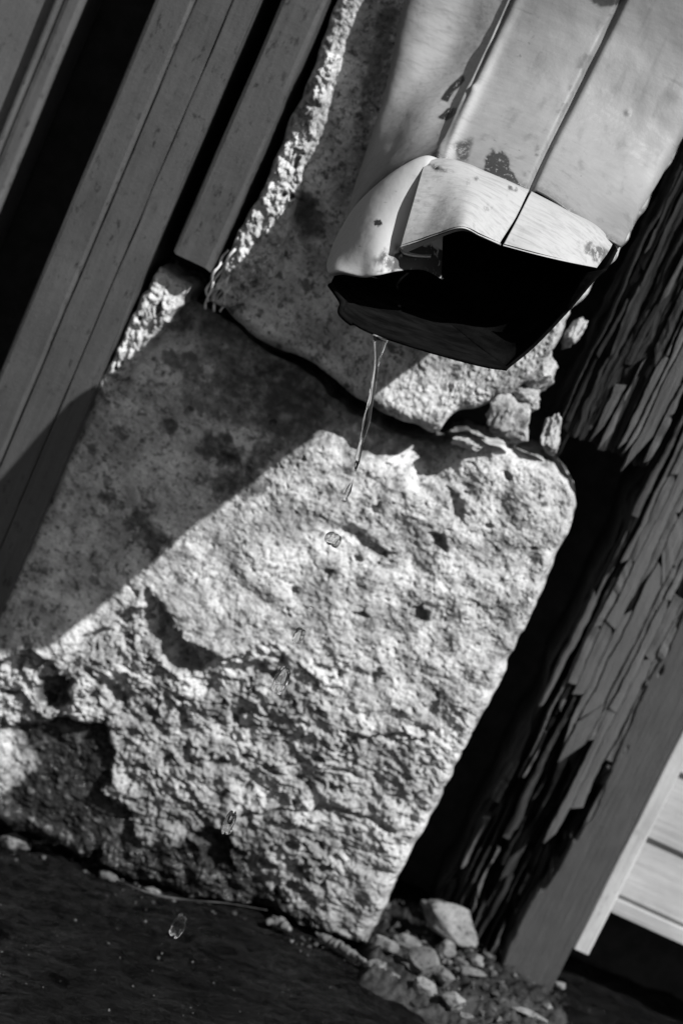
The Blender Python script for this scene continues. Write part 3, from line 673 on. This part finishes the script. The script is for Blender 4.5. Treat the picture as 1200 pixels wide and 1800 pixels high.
rg = np.random.RandomState(62); edges = [xu0 + 0.003]
while edges[-1] < xu1 - 0.002: edges.append(min(edges[-1] + 0.0022 + 0.0060 * rg.rand() ** 1.3, xu1))
for c_, (xl, xr) in enumerate(zip(edges[:-1], edges[1:])):
    z = zu + 0.002 + 0.004 * rg.rand(); u = (xl - xu0) / (xu1 - xu0)
    while z < 0.52:
        ln = 0.02 + 0.09 * rg.rand() ** 1.4; sd += 1; hit = rg.rand() < 0.05 + 1.0 * u
        if hit:
            sliver(ub, xl, xr, c_ + 40, c_ + 41, z, z + ln - 0.0004, YU + 0.001 + 0.003 * rg.rand() + 0.003 * (1 - u), 0.008, 1.0, 0.1 + 0.4 * rg.rand(), sd, 0.35 * rg.rand() * (rg.rand() < .5), 0.06 * rg.normal(), 0.0003 + 0.0008 * rg.rand() ** 2)
        else:
            for k in range(2):
                sd += 1
                sliver(ub, xl + 0.3 * rg.rand() * (xr - xl), xr - 0.3 * rg.rand() * (xr - xl), c_ + 40, c_ + 40, z + 0.01 * k, z + ln * 1.2, YU + 0.005 + 0.007 * rg.rand(), 0.008, 0.6 * (rg.rand() < .25), 0.2, sd, 0.4 + 0.6 * rg.rand(), 0.3 * rg.normal(), 0.0)
        z += ln
# ------------------------------------------------------------------ white trim and lapped siding at the right
YT = 0.0405
trim = empty('corner_trim', (xp1 + 0.005, YT, 0)); tag(trim, 'pale painted trim strip along the right edge of the rotten post', 'trim', kind='thing')
zt = float(P(1018, 1672, YT)[2]); xt0 = xline([(1200, 1275), (1003, 1670)], YT) + 0.0005; xt1 = xline([(1200, 1355), (1032, 1678)], YT)
box('strip', xt0, xt1, YT, 0.075, zt, 0.62, M['trim'], trim, 0.0012, 30, 0.0004, 33)
sid = empty('siding', (xt1 + 0.2, 0.06, 0.05)); tag(sid, 'white lapped timber siding at the lower right corner', 'siding', kind='thing')
YS = 0.062
zs1 = float(P(1165, 1490, YS)[2]); zs0 = float(P(1130, 1612, YS)[2]); step = zs1 - zs0
def plank(z0, z1, nm='plank'):
    x0, x1 = xt1 + 0.0006, xt1 + 0.9
    y0 = YS
    V = [(x0, y0, z0 + .002), (x1, y0, z0 + .002), (x1, y0 + 0.0015, z0), (x0, y0 + 0.0015, z0), (x0, y0 + 0.018, z0), (x1, y0 + 0.018, z0), (x0, y0 + 0.0025, z1 - 0.0005), (x1, y0 + 0.0025, z1 - 0.0005), (x0, y0 + 0.02, z1 - 0.0005), (x1, y0 + 0.02, z1 - 0.0005)]
    F = [(0, 1, 7, 6), (3, 2, 1, 0), (4, 5, 2, 3), (6, 7, 9, 8), (8, 9, 5, 4), (0, 6, 8, 4, 3), (1, 2, 5, 9, 7)]
    return mesh(nm, V, F, M['white'], sid, smooth=False)
for k in range(9):
    plank(zs0 + k * step + (0.004 if k == 0 else 0), zs0 + (k + 1) * step)
box('drip_edge', xt1 + 0.0006, xt1 + 0.9, YS - 0.004, YS + 0.03, zs0 - 0.0035, zs0 + 0.0035, M['white'], sid, 0.001)

# ------------------------------------------------------------------ downspout
ds = empty('downspout', (0.1, -0.05, 0.3)); tag(ds, 'crushed painted metal downspout jutting from the stone wall', 'downspout')
def Q(l): 
    a = np.asarray(l, float); return P(a[..., 0], a[..., 1], a[..., 2])
ss = [0, .25, .5, .75, 1.0]
colpx = dict(L=[(607, 388), (627, 318), (654, 242), (682, 150), (720, -5)], LF=[(668, 325), (694, 262), (724, 180), (756, 98), (800, -5)], R2=[(752, 282), (775, 232), (808, 156), (842, 82), (882, -5)], RI=[(778, 276), (800, 222), (833, 150), (866, 78), (905, -5)],
             MI=[(850, 302), (880, 242), (918, 162), (957, 82), (998, 0)], SE=[(930, 334), (962, 264), (1004, 180), (1046, 96), (1092, 2)], RM=[(1012, 376), (1044, 312), (1085, 232), (1130, 145), (1188, 42)],
             RC=[(1088, 430), (1120, 370), (1163, 297), (1210, 212), (1286, 82)])
fy = [-.105, -.070, -.050, -.041, -.036]
dyc = dict(L=[.038, .025, .018, .014, .012], LF=[.018, .014, .0125, .010, .006], R2=[.003, .004, .005, .005, .003], RI=[0, -.001, -.002, -.001, 0], MI=[-.002, -.002, -.002, -.002, -.002], SE=[0] * 5, RM=[0.0] * 5, RC=[.004, .003, .002, .002, .002])
cols = {k: np.array([P(p[0], p[1], fy[i] + dyc[k][i]) for i, p in enumerate(v)]) for k, v in colpx.items()}
ring = [cols['L'] + np.array([0.012, 0.040, 0]), cols['L'] + np.array([0.0015, 0.018, 0]), cols['L'], cols['LF'], cols['R2'], cols['RI'], cols['MI'], cols['SE'], cols['RM'], 0.5 * cols['RM'] + 0.5 * cols['RC'] + np.array([0, -.001, 0]), cols['RC'], cols['RC'] + np.array([0.0006, 0.010, -0.001]),
        cols['RC'] + np.array([-0.001, 0.045, 0]), cols['RC'] + np.array([-0.008, 0.060, 0]), 0.5 * (cols['RC'] + cols['L']) + np.array([0, 0.055, 0])]
N = np.stack(ring, 1)                            # (5 rows, 14, 3)
for c_ in (0, 1, 12, 13, 14): N[:, c_, 1] = np.minimum(N[:, c_, 1], -0.004 - 0.003 * (c_ == 1))
top = N[-1]; d1 = top + np.array([0, -0.004, 0.075]); d2 = d1 + np.array([0, 0.0, 0.10]); d3 = d2 + np.array([0, 0, 0.25])
N = np.concatenate([N, d1[None], d2[None], d3[None]], 0)
NR, NC = 260, 420
B = crom(N, NR); B = np.swapaxes(crom(np.swapaxes(B, 0, 1), NC, closed=True), 0, 1)   # rows, ring
ringu = np.arange(NC) / NC * 15; rowu = np.linspace(0, 7, NR)[:, None] / 4.0             # rowu: 0 at crimp, 1 at the frame's top
gu = np.roll(B, -1, 1) - np.roll(B, 1, 1); gv = np.gradient(B, axis=0); nrm = np.cross(gu, gv); nrm /= np.linalg.norm(nrm, axis=-1, keepdims=True)
if nrm[60, int(6.5 / 15 * NC), 1] > 0: nrm = -nrm
du = lambda c: ringu[None] - c
off = 0 * rowu - 0.0030 * np.exp(-(du(7.00) / 0.055) ** 2) + 0.0012 * sstep(0.0, 0.05, du(7.03)) * sstep(1.2, 0.1, du(7.00)) # the lapped seam
off += -0.0016 * np.exp(-((du(4.88)) / 0.10) ** 2) * sstep(0.25, 0.7, rowu) + 0.0012 * np.exp(-((du(5.10)) / 0.14) ** 2)
off += -0.0040 * np.exp(-(du(3.30) / 0.45) ** 2 - ((rowu - 0.80) / 0.30) ** 2) + 0.0022 * np.exp(-(du(3.45) / 0.4) ** 2 - ((rowu - 0.35) / 0.22) ** 2)
off += -0.0030 * np.exp(-(du(5.40) / 0.5) ** 2 - ((rowu - 0.02) / 0.10) ** 2) - 0.002 * np.exp(-(du(8.60) / 0.8) ** 2 - ((rowu - 0.05) / 0.15) ** 2)
wx, wz = B[..., 0], B[..., 2]
off += 0.0010 * perlin(wx * 28, wz * 24, B[..., 1] * 28, seed=701) + 0.00025 * perlin(wx * 120, wz * 120, B[..., 1] * 120, seed=703)
off += 0.0012 * np.exp(-(((du(5.00)) / 0.09) ** 2 + ((rowu - 0.48) / 0.022) ** 2)) + 0.0010 * np.exp(-(((du(8.00)) / 0.05) ** 2 + ((rowu - 0.60) / 0.012) ** 2))
B = B + nrm * off[..., None]
ppx, ppy = PX(B)
jag = 7 * fbm(wx * 200, wz * 60, B[..., 1] * 100, seed=711, oct=3)
front = (du(5.90) < 99) & (ringu[None] > 2.2) & (ringu[None] < 10.5)
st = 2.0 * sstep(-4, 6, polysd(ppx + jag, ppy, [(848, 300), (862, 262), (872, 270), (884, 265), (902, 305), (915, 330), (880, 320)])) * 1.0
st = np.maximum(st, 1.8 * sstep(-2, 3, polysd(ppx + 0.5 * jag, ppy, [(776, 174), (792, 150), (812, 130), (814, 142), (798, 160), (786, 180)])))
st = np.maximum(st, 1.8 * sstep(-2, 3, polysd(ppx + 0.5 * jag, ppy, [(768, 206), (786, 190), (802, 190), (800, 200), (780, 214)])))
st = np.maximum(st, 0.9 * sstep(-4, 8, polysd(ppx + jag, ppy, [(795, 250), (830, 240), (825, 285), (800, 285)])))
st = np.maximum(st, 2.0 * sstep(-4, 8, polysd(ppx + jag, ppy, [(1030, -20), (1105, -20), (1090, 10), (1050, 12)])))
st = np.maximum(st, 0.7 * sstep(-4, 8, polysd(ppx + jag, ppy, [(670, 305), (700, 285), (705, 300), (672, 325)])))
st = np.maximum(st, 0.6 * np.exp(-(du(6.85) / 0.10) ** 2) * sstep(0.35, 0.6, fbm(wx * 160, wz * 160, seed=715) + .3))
st = np.maximum(st, 1.5 * sstep(0.10, 0.0, rowu + 0.03 * fbm(wx * 150, wz * 150, B[..., 1] * 150, seed=719)) * sstep(2.0, 2.6, ringu[None]) * sstep(5.2, 4.4, ringu[None]))  # dark band painted along the crimp as the lip edge's shadow line
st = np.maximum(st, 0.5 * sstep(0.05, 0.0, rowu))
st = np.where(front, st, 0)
wear_lit = 0.75 * sstep(0.08, 0.45, rowu) * sstep(1.9, 2.6, ringu[None]) * sstep(5.0, 4.3, ringu[None]) + 0.8 * np.exp(-((du(5.10)) / 0.18) ** 2) * sstep(0.9, 0.2, rowu) + 0 * wx  # left panel's colour lightened so this turned-away side looks lit
pipe = mesh('pipe_body', B, gridf(NR, NC, wrap=True), [M['metal'], M['inner']], ds, {'stain_shade': st, 'wear_lit': wear_lit})
def outward(o, ref):               # flip so that face normals look away from the pipe's inside
    me = o.data; c = 0
    for p in list(me.polygons)[::7]: c += p.normal.dot(p.center - Vector(ref))
    if c < 0: me.flip_normals()
    return o
def solid(o, t=0.0009, off=-1, rim=0):
    s = o.modifiers.new('thickness', 'SOLIDIFY'); s.thickness = t; s.offset = off; s.material_offset = 1; s.material_offset_rim = rim
    return o
axis_pt = P(830, 430, -0.085)
def outward_pipe(o):
    me = o.data; k = len(me.polygons); c = 0
    f = me.polygons[60 * NC + int(6.5 / 15 * NC)]
    if f.normal.y > 0: me.flip_normals()
outward_pipe(pipe); solid(pipe)
def patch(name, net, nu, nv, ref, mats=None, stain_shade_f=None, t=0.0008, amp=0.0005, seed=0, wear_lit_f=None, label=None):
    if name != 'lower_jaw' and len(net) > 3:      # tuck the sheet's top edge under the pipe's crimp
        net = [[(a + 1, b - 2, c + 0.010) for a, b, c in net[0]]] + list(net)
    W = Q(net); V = crom(W, nu); V = np.swapaxes(crom(np.swapaxes(V, 0, 1), nv), 0, 1)
    V = V + np.array([0, 1.0, 0]) * (amp * fbm(V[..., 0] * 60, V[..., 2] * 60, V[..., 1] * 60, seed=seed, oct=3))[..., None]
    ppx, ppy = PX(V)
    a = stain_shade_f(ppx, ppy, V) if stain_shade_f else np.zeros(V.shape[:2])
    wr = wear_lit_f(ppx, ppy, V) if wear_lit_f else np.full(V.shape[:2], 0.8)
    o = mesh(name, V, gridf(nu, nv), mats or [M['metal'], M['inner']], ds, {'stain_shade': a, 'wear_lit': wr})
    outward(o, ref); solid(o, t, rim=1 if name == 'lower_jaw' else 0)
    if label: o['label'] = label
    return o
lipref = P(830, 520, -0.09)
# left lip
LL = [[(578, 450, -0.0970), (590, 420, -0.0990), (620, 372, -0.1030), (655, 336, -0.1070), (700, 302, -0.1100), (745, 281, -0.1100), (775, 288, -0.1066)],
      [(574, 464, -0.1140), (590, 448, -0.1190), (626, 425, -0.1270), (660, 405, -0.1300), (702, 385, -0.1260), (748, 372, -0.1200), (778, 390, -0.1120)],
      [(576, 478, -0.1280), (596, 474, -0.1350), (634, 480, -0.1410), (664, 476, -0.1440), (700, 468, -0.1380), (744, 466, -0.1280), (776, 482, -0.1160)],
      [(582, 485, -0.1270), (603, 483, -0.1330), (640, 488, -0.1380), (669, 482, -0.1400), (702, 474, -0.1340), (745, 472, -0.1240), (778, 489, -0.1120)],
      [(586, 484, -0.1190), (606, 481, -0.1220), (642, 485, -0.1260), (671, 478, -0.1260), (703, 470, -0.1220), (746, 468, -0.1140), (778, 486, -0.1049)]]
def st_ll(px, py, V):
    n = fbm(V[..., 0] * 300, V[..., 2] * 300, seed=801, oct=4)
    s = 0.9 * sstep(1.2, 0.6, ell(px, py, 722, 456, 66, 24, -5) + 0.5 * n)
    s = np.maximum(s, 2.6 * sstep(1.15, 0.9, ell(px, py, 745, 462, 52, 26, 5) + 0.3 * n))  # stain deepened to solid dark, standing in for the flap's shadow
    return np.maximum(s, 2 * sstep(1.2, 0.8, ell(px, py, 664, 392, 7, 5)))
patch('lip', LL, 90, 150, lipref, None, st_ll, seed=81, wear_lit_f=lambda a, b, V: np.full(V.shape[:2], 1.6), label='left side of the crushed lip, rolled inwards')  # rubbed lip, its colour lightened further to look sunlit
FO = [[(746, 279, -0.1060), (790, 281, -0.1085), (825, 291, -0.1098), (846, 300, -0.1098), (886, 316, -0.1085), (929, 335, -0.1060)],
      [(744, 290, -0.1110), (785, 294, -0.1148), (820, 304, -0.1160), (842, 312, -0.1160), (882, 326, -0.1148), (924, 345, -0.1123)],
      [(727, 350, -0.1272), (766, 352, -0.1297), (798, 354, -0.1347), (826, 358, -0.1360), (866, 370, -0.1297), (905, 384, -0.1247)],
      [(706, 424, -0.1397), (738, 417, -0.1422), (772, 406, -0.1460), (812, 396, -0.1510), (846, 410, -0.1447), (880, 424, -0.1372)],
      [(704, 436, -0.1410), (738, 424, -0.1422), (772, 412, -0.1460), (812, 402, -0.1510), (846, 416, -0.1447), (878, 431, -0.1372)],
      [(712, 445, -0.1372), (741, 432, -0.1372), (774, 417, -0.1410), (813, 406, -0.1460), (847, 419, -0.1397), (880, 433, -0.1322)]]
def st_fo(px, py, V):
    n = fbm(V[..., 0] * 200, V[..., 2] * 200, seed=811, oct=4)
    return 0.45 * sstep(0.55, 0.9, n) + 0.8 * sstep(7, 2, np.abs(py - (285 + 0.27 * (px - 746)) - 4)) * sstep(0.1, 0.5, n)
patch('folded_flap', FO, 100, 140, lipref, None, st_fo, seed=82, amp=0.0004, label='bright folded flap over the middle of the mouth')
RL = [[(933, 337, -0.1060), (985, 363, -0.1047), (1040, 393, -0.1008), (1078, 420, -0.0943), (1090, 434, -0.0904)],
      [(927, 348, -0.1138), (982, 374, -0.1125), (1036, 402, -0.1086), (1076, 428, -0.1008), (1088, 440, -0.0943)],
      [(908, 386, -0.1268), (962, 410, -0.1255), (1016, 432, -0.1203), (1066, 450, -0.1112), (1082, 456, -0.1034)],
      [(886, 427, -0.1372), (938, 442, -0.1359), (992, 455, -0.1294), (1046, 466, -0.1190), (1066, 470, -0.1112)],
      [(884, 432, -0.1372), (936, 446, -0.1359), (991, 460, -0.1294), (1045, 471, -0.1190), (1065, 475, -0.1112)],
      [(886, 434, -0.1320), (938, 447, -0.1307), (992, 461, -0.1242), (1045, 471, -0.1138), (1064, 474, -0.1060)]]
def st_rl(px, py, V):
    n = fbm(V[..., 0] * 260, V[..., 2] * 260, seed=821, oct=4)
    return 0.8 * sstep(1.1, 0.4, ell(px, py, 1060, 450, 50, 16, 30) + 0.9 * n) + 0.35 * sstep(0.6, 0.9, n)
patch('lip', RL, 100, 140, lipref, None, st_rl, seed=83, amp=0.0004, label='right side of the crushed lip beyond the split seam')
# hem under the flap's left corner
HE = [[(704, 434, -0.1397), (712, 445, -0.1372), (735, 449, -0.1322), (757, 450, -0.1272)], [(708, 432, -0.1347), (716, 441, -0.1322), (737, 445, -0.1272), (758, 446, -0.1222)]]
patch('hem', HE, 8, 30, lipref, [M['metal'], M['metal']], None, seed=84)
# lower jaw: floor of the mouth, then its dark back
BF = [[(580, 500, -0.1302), (600, 531, -0.1367), (599, 553, -0.1395), (640, 582, -0.1414), (700, 604, -0.1423), (780, 628, -0.1414), (850, 646, -0.1395), (890, 652, -0.1376)],
      [(581, 498, -0.1283), (602, 528, -0.1339), (604, 548, -0.1358), (643, 576, -0.1367), (703, 598, -0.1376), (782, 622, -0.1376), (851, 641, -0.1367), (889, 649, -0.1367)],
      [(590, 480, -0.0930), (612, 500, -0.1023), (628, 512, -0.1042), (662, 528, -0.1060), (705, 548, -0.1097), (780, 592, -0.1190), (845, 626, -0.1293), (889, 650, -0.1362)],
      [(600, 470, -0.0791), (618, 482, -0.0791), (645, 490, -0.0791), (668, 496, -0.0791), (695, 505, -0.0809), (775, 562, -0.1042), (840, 614, -0.1246), (888.5, 649.5, -0.1358)]]
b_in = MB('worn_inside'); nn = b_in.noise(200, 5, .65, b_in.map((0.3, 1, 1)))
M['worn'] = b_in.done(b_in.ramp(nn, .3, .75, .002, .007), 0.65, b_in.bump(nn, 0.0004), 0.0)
jaw = patch('lower_jaw', BF, 60, 130, P(800, 450, -0.10), [M['worn'], M['worn']], None, seed=85, t=0.0012)
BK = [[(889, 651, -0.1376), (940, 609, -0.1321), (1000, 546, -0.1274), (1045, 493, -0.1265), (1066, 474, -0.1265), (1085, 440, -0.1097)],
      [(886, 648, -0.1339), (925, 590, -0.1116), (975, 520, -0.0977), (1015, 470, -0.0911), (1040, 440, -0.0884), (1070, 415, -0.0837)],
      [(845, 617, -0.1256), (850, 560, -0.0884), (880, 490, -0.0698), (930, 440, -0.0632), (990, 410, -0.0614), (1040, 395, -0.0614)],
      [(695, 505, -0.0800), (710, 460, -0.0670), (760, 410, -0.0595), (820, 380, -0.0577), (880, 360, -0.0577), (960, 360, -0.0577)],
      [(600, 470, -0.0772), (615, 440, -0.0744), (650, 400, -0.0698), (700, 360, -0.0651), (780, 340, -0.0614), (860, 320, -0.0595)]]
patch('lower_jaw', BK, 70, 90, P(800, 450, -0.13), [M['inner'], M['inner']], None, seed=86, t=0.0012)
FC = [[(1066, 474, -0.1279), (1046, 492, -0.1279), (1000, 545, -0.1288)], [(1030, 480, -0.1246), (1020, 495, -0.1246), (992, 548, -0.1274)]]
patch('torn_edge', FC, 6, 14, P(830, 520, -0.10), [M['worn'], M['worn']], None, seed=87)

# ------------------------------------------------------------------ water
YW = -0.152
pth = resamp([(668, 592), (665, 615), (660, 650), (652, 700), (643, 745), (632, 790), (624, 828)], 70); t = np.linspace(0, 1, 70)
wd = np.interp(t, [0, .04, .10, .2, .5, .8, .93, 1], [15, 11, 9, 7.5, 6.5, 5.5, 7, 3]) / 4400 * (1 + .13 * np.sin(t * 23))
tw = t * 5.0
V = []
W = P(pth[:, 0], pth[:, 1], YW + 0 * t)
for i in range(70):
    for k in range(16):
        a = 2 * math.pi * k / 16; rr = wd[i] * (1 - 0.38 * math.sin(a + tw[i]) ** 2)
        V.append(W[i] + np.array([math.cos(a) * rr, math.sin(a) * rr, 0]) + cX * 0)
F = [(i * 16 + k, (i + 1) * 16 + k, (i + 1) * 16 + (k + 1) % 16, i * 16 + (k + 1) % 16) for i in range(69) for k in range(16)]
F += [tuple(range(16)), tuple(69 * 16 + k for k in range(16))[::-1]]
stream = mesh('water_stream', V, F, M['water']); tag(stream, 'thin twisting stream of clear water falling from the downspout lip', 'water stream')
def drop(name, px, py, rx, rz, label, seed, tail=0.0, tag_=True):
    import bmesh
    bm = bmesh.new(); bmesh.ops.create_uvsphere(bm, u_segments=36, v_segments=22, radius=1)
    v = np.array([q.co[:] for q in bm.verts]); f = [[q.index for q in p.verts] for p in bm.faces]; bm.free()
    th = np.arctan2(v[:, 1], v[:, 0]); s = 1 + 0.13 * np.sin(4 * th + seed * 1.7) + 0.05 * np.sin(7 * th + seed) * v[:, 2] + 0.16 * perlin(v[:, 0] * 1.5, v[:, 1] * 1.5, v[:, 2] * 1.5, seed=seed)
    v[:, :2] *= ((1 - np.abs(v[:, 2]) ** 3.2).clip(0) ** (1 / 3.2) / np.sqrt((1 - v[:, 2] ** 2).clip(1e-6)))[:, None]
    v = v * s[:, None]; v[:, :2] *= (1 - tail * np.clip(v[:, 2:], 0, 1) ** 1.0)
    v = v * np.array([rx, rx, rz]) / 4300 + P(px, py, YW - 0.001)
    o = mesh(name, v, f, M['water'])
    return tag(o, label, 'water drop', 'drops falling below the spout')
drop('water_drop', 612, 862, 4.5, 20, 'slender tailed drop just below the end of the stream', 1, 0.85)
drop('water_drop', 585, 948, 13, 11, 'round drop second below the stream, beside a dark dent', 2)
drop('water_drop', 546, 1071, 4, 5, 'tiniest drop, in the middle of the sunlit block face', 3)
drop('water_drop', 525, 1118, 9, 13, 'small drop just below the tiniest one on the sunlit block', 4)
drop('water_drop', 494, 1196, 12, 23, 'long drop over the rough middle of the block', 5, 0.15)
drop('water_drop', 403, 1446, 10, 21, 'long drop near the wet foot of the block', 6, 0.1)
drop('water_drop', 314, 1628, 12, 21, 'lowest drop, over the dark wet paving', 7, 0.1)

# ------------------------------------------------------------------ rubble, soil and stems at the foot of the wall
sx, sy = np.meshgrid(np.linspace(0.03, 0.34, 320), np.linspace(-0.12, 0.12, 240))
spx, spy = PX(np.stack([sx, sy, gz0(sx) + 0.008], -1))
jx = 9 * fbm(sx * 130, sy * 130, seed=907, oct=3)
KERB = [(640, 1560), (900, 1560), (890, 1650), (985, 1722), (1010, 1765), (990, 1830), (850, 1840), (790, 1780), (730, 1740), (690, 1722), (648, 1700)]
kerb = polysd(spx + jx, spy + jx, KERB)
hs = sstep(-14, 22, kerb)
hz = gz0(sx) - 0.006 + 0.009 * hs + hs * (0.004 * fbm(sx * 70, sy * 70, seed=903, oct=5, gain=.6) + 0.0022 * fbm(sx * 260, sy * 260, seed=905, oct=3) + 0.003 * (0.5 - worley(sx * 130, sy * 130, 12)[0]))
gm = sstep(-8, 10, polysd(spx + 2 * jx, spy + 2 * jx, [(690, 1648), (740, 1660), (800, 1718), (900, 1738), (1000, 1752), (1080, 1830), (760, 1830), (700, 1730), (655, 1700)]))
bs = 1 - gm * (0.75 + 0.25 * perlin(sx * 90, sy * 90, seed=909))
tag(mesh('rubble_bed', np.stack([sx, sy, hz], -1), gridf(*sx.shape, flip=True), M['bed'], None, {'stain_shade': np.clip(bs, 0, 1), 'wet': np.full(sx.shape, .35)}), 'low bed of dark soil and old grey mortar under the rubble', 'soil', kind='stuff')
def soilz(x, y):
    qx, qy = PX(np.array([x, y, float(gz0(x)) + 0.008])); h = float(sstep(-10, 16, polysd(np.array(qx), np.array(qy), KERB)))
    return -0.002 + 0.006 * h + float(gz0(x))
RB = [(784, 1622, 56, 36, 40, 'largest pale rubble stone, right of the block\'s lower corner', 0.0), (678, 1661, 22, 17, 10, 'rounded pale stone touching the lower corner of the block', 0.1),
      (716, 1656, 22, 16, 20, 'small stone between the block corner and the largest rubble stone', 0.2), (742, 1692, 36, 30, 50, 'broad grey stone below the largest rubble stone', 0.2),
      (781, 1668, 16, 18, 30, 'small grey pebble tucked under the largest rubble stone', 0.3), (660, 1698, 20, 18, 0, 'leftmost rubble stone, at the edge of the wet paving', 0.1),
      (694, 1724, 26, 12, 30, 'flat sliver of stone along the edge of the wet paving', 0.2), (743, 1737, 26, 22, 55, 'angular stone on the kerb of rubble below the broad grey stone', 0.1),
      (777, 1716, 24, 18, 20, 'dull stone left of the flat ring-like pebble', 0.3), (796, 1758, 22, 22, 60, 'pale stone near the bottom edge, right of the angular stone', 0.1),
      (828, 1709, 24, 12, 10, 'flat bright pebble in the middle of the rubble', 0.0), (887, 1673, 16, 13, 30, 'pale chip against the foot of the rotten post', 0.0),
      (836, 1690, 15, 15, 0, 'small stone just above the flat bright pebble', 0.3), (816, 1786, 14, 11, 20, 'lowest small pebble at the bottom edge of the rubble', 0.1),
      (857, 1682, 13, 13, 0, 'small stone between the flat pebble and the chip at the post', 0.4), (930, 1782, 34, 9, 20, 'long low pale crumb on the paving at the bottom edge', 0.1), (983, 1731, 14, 8, 20, 'small crumb below the right end of the rotten post', 0.1),
      (30, 1482, 34, 22, 20, 'pale lump at the far left foot of the block', 0.1), (188, 1540, 20, 12, 20, 'small dark wet lump left of the dry stem', 0.5), (268, 1566, 15, 9, 20, 'small wet lump beside the dry stem at the foot of the block', 0.4),
      (905, 1700, 20, 9, 30, 'flat dark shard below the foot of the rotten post', 0.4), (945, 1715, 16, 8, 30, 'thin shard right of the flat dark one below the post', 0.4), (720, 1700, 18, 12, 40, 'dark chip between the two stones nearest the wet paving', 0.6), (808, 1690, 16, 12, 20, 'dark chip left of the small stone above the flat bright pebble', 0.6)]
for i, (px, py, rx, rz, a, lab, stn) in enumerate(RB):
    if i < 11: rx, rz = rx * 1.18, rz * 1.22
    c = G(px, py, 0.01); k = np.linalg.norm(c - CAM) / FOC
    zc = soilz(c[0], c[1]) - float(gz0(c[0])) + rz * k * 0.5
    zc += 0.006 * (i == 0)
    c = G(px, py, zc)
    o = rock_mesh('rubble_stone', c, (rx * k * 1.08, 0.8 * (rx + rz) / 2 * k, rz * k * 0.8), -R(a - 24.5) * 0.7, 920 + i * 3, M['rock'], None, 4, 0.17, wet=0.2, stain_shade=stn)
    tag(o, lab, 'stone', 'rubble at the foot of the wall')
# fine grit around the rubble
rg = np.random.RandomState(8); V = []; F = []; A = []
oct_v = np.array([(1, 0, 0), (0, 1, 0), (-1, 0, 0), (0, -1, 0), (0, 0, 1), (0, 0, -1)], float); oct_f = [(0, 1, 4), (1, 2, 4), (2, 3, 4), (3, 0, 4), (1, 0, 5), (2, 1, 5), (3, 2, 5), (0, 3, 5)]
def scatter(n, cx, cy, sxp, syp, ang, smin, smax):
    for _ in range(n):
        u, v_ = rg.normal(size=2); a = R(ang)
        g = G(cx + u * sxp * math.cos(a) - v_ * syp * math.sin(a), cy + u * sxp * math.sin(a) + v_ * syp * math.cos(a))
        if g[1] > 0.2: continue
        s = smin + (smax - smin) * rg.rand() ** 3
        q, _r = np.linalg.qr(rg.normal(size=(3, 3)))
        if math.hypot(g[0], g[1]) > 1: continue
        p = (oct_v * (0.6 + 0.6 * rg.rand(6, 1)) * s) @ q + np.array([g[0], g[1], soilz(g[0], g[1]) + s * 0.4])
        b0 = len(V); V.extend(p.tolist()); F.extend([(b0 + i, b0 + j, b0 + k) for i, j, k in oct_f]); A.extend([0.3 + rg.rand() * 0.7] * 6)
scatter(230, 790, 1690, 75, 26, 40, .0005, .0030); scatter(90, 930, 1720, 50, 10, 30, .0004, .0018); scatter(120, 420, 1612, 260, 9, 17, .0004, .0018); scatter(150, 150, 1650, 200, 90, 20, .0003, .0010)
tag(mesh('grit', np.array(V), np.array(F), M['rock'], None, {'stain_shade': np.array(A), 'wet': np.full(len(V), .3)}, smooth=False), 'fine grit and crumbs scattered along the foot of the wall', 'grit', kind='stuff')
def stem(pts, r, name, label, z=0.004):
    p = resamp(pts, 40); W = np.array([G(a, b, z + 0.002 * math.sin(i * .3)) for i, (a, b) in enumerate(p)])
    tt = np.linspace(0, 1, 40); V, F = tube(W, r * (0.35 + 0.65 * np.sin(np.clip(tt * 1.1 + .15, 0, 1) * math.pi)), 7)
    return tag(mesh(name, V, F, M['stem']), label, 'stem')
stem([(205, 1548), (270, 1572), (330, 1582), (400, 1588), (470, 1600)], 0.0006, 'dry_stem', 'long thin dry stem lying along the wet foot of the block', 0.012)
# mortar bead left along the block's foot
def bead(pts, r, z, label):
    p = resamp(pts, 60); W = np.array([G(a, b, z) for a, b in p]); tt = np.linspace(0, 1, 60)
    rr = r * (0.3 + np.sin(tt * math.pi) ** .5) * (1 + .5 * perlin(tt * 14, tt * 0 + r * 999, seed=31))
    V, F = tube(W, rr, 9); V = np.array(V); V += 0.0012 * np.stack([perlin(V[:, 0] * 300, V[:, 1] * 300, V[:, 2] * 300 + k * 9, seed=41 + k) for k in range(3)], -1)
    return tag(mesh('mortar_crumb', V, F, M['rock'], None, {'stain_shade': np.full(len(V), .2), 'wet': np.full(len(V), .25)}), label, 'mortar')
bead([(555, 1640), (590, 1660), (640, 1690)], .0018, .002, 'pale mortar edging along the block\'s lower right foot')
bead([(468, 1622), (490, 1620), (508, 1634)], .0022, .003, 'small curled pale crumb on the wet paving below the block')
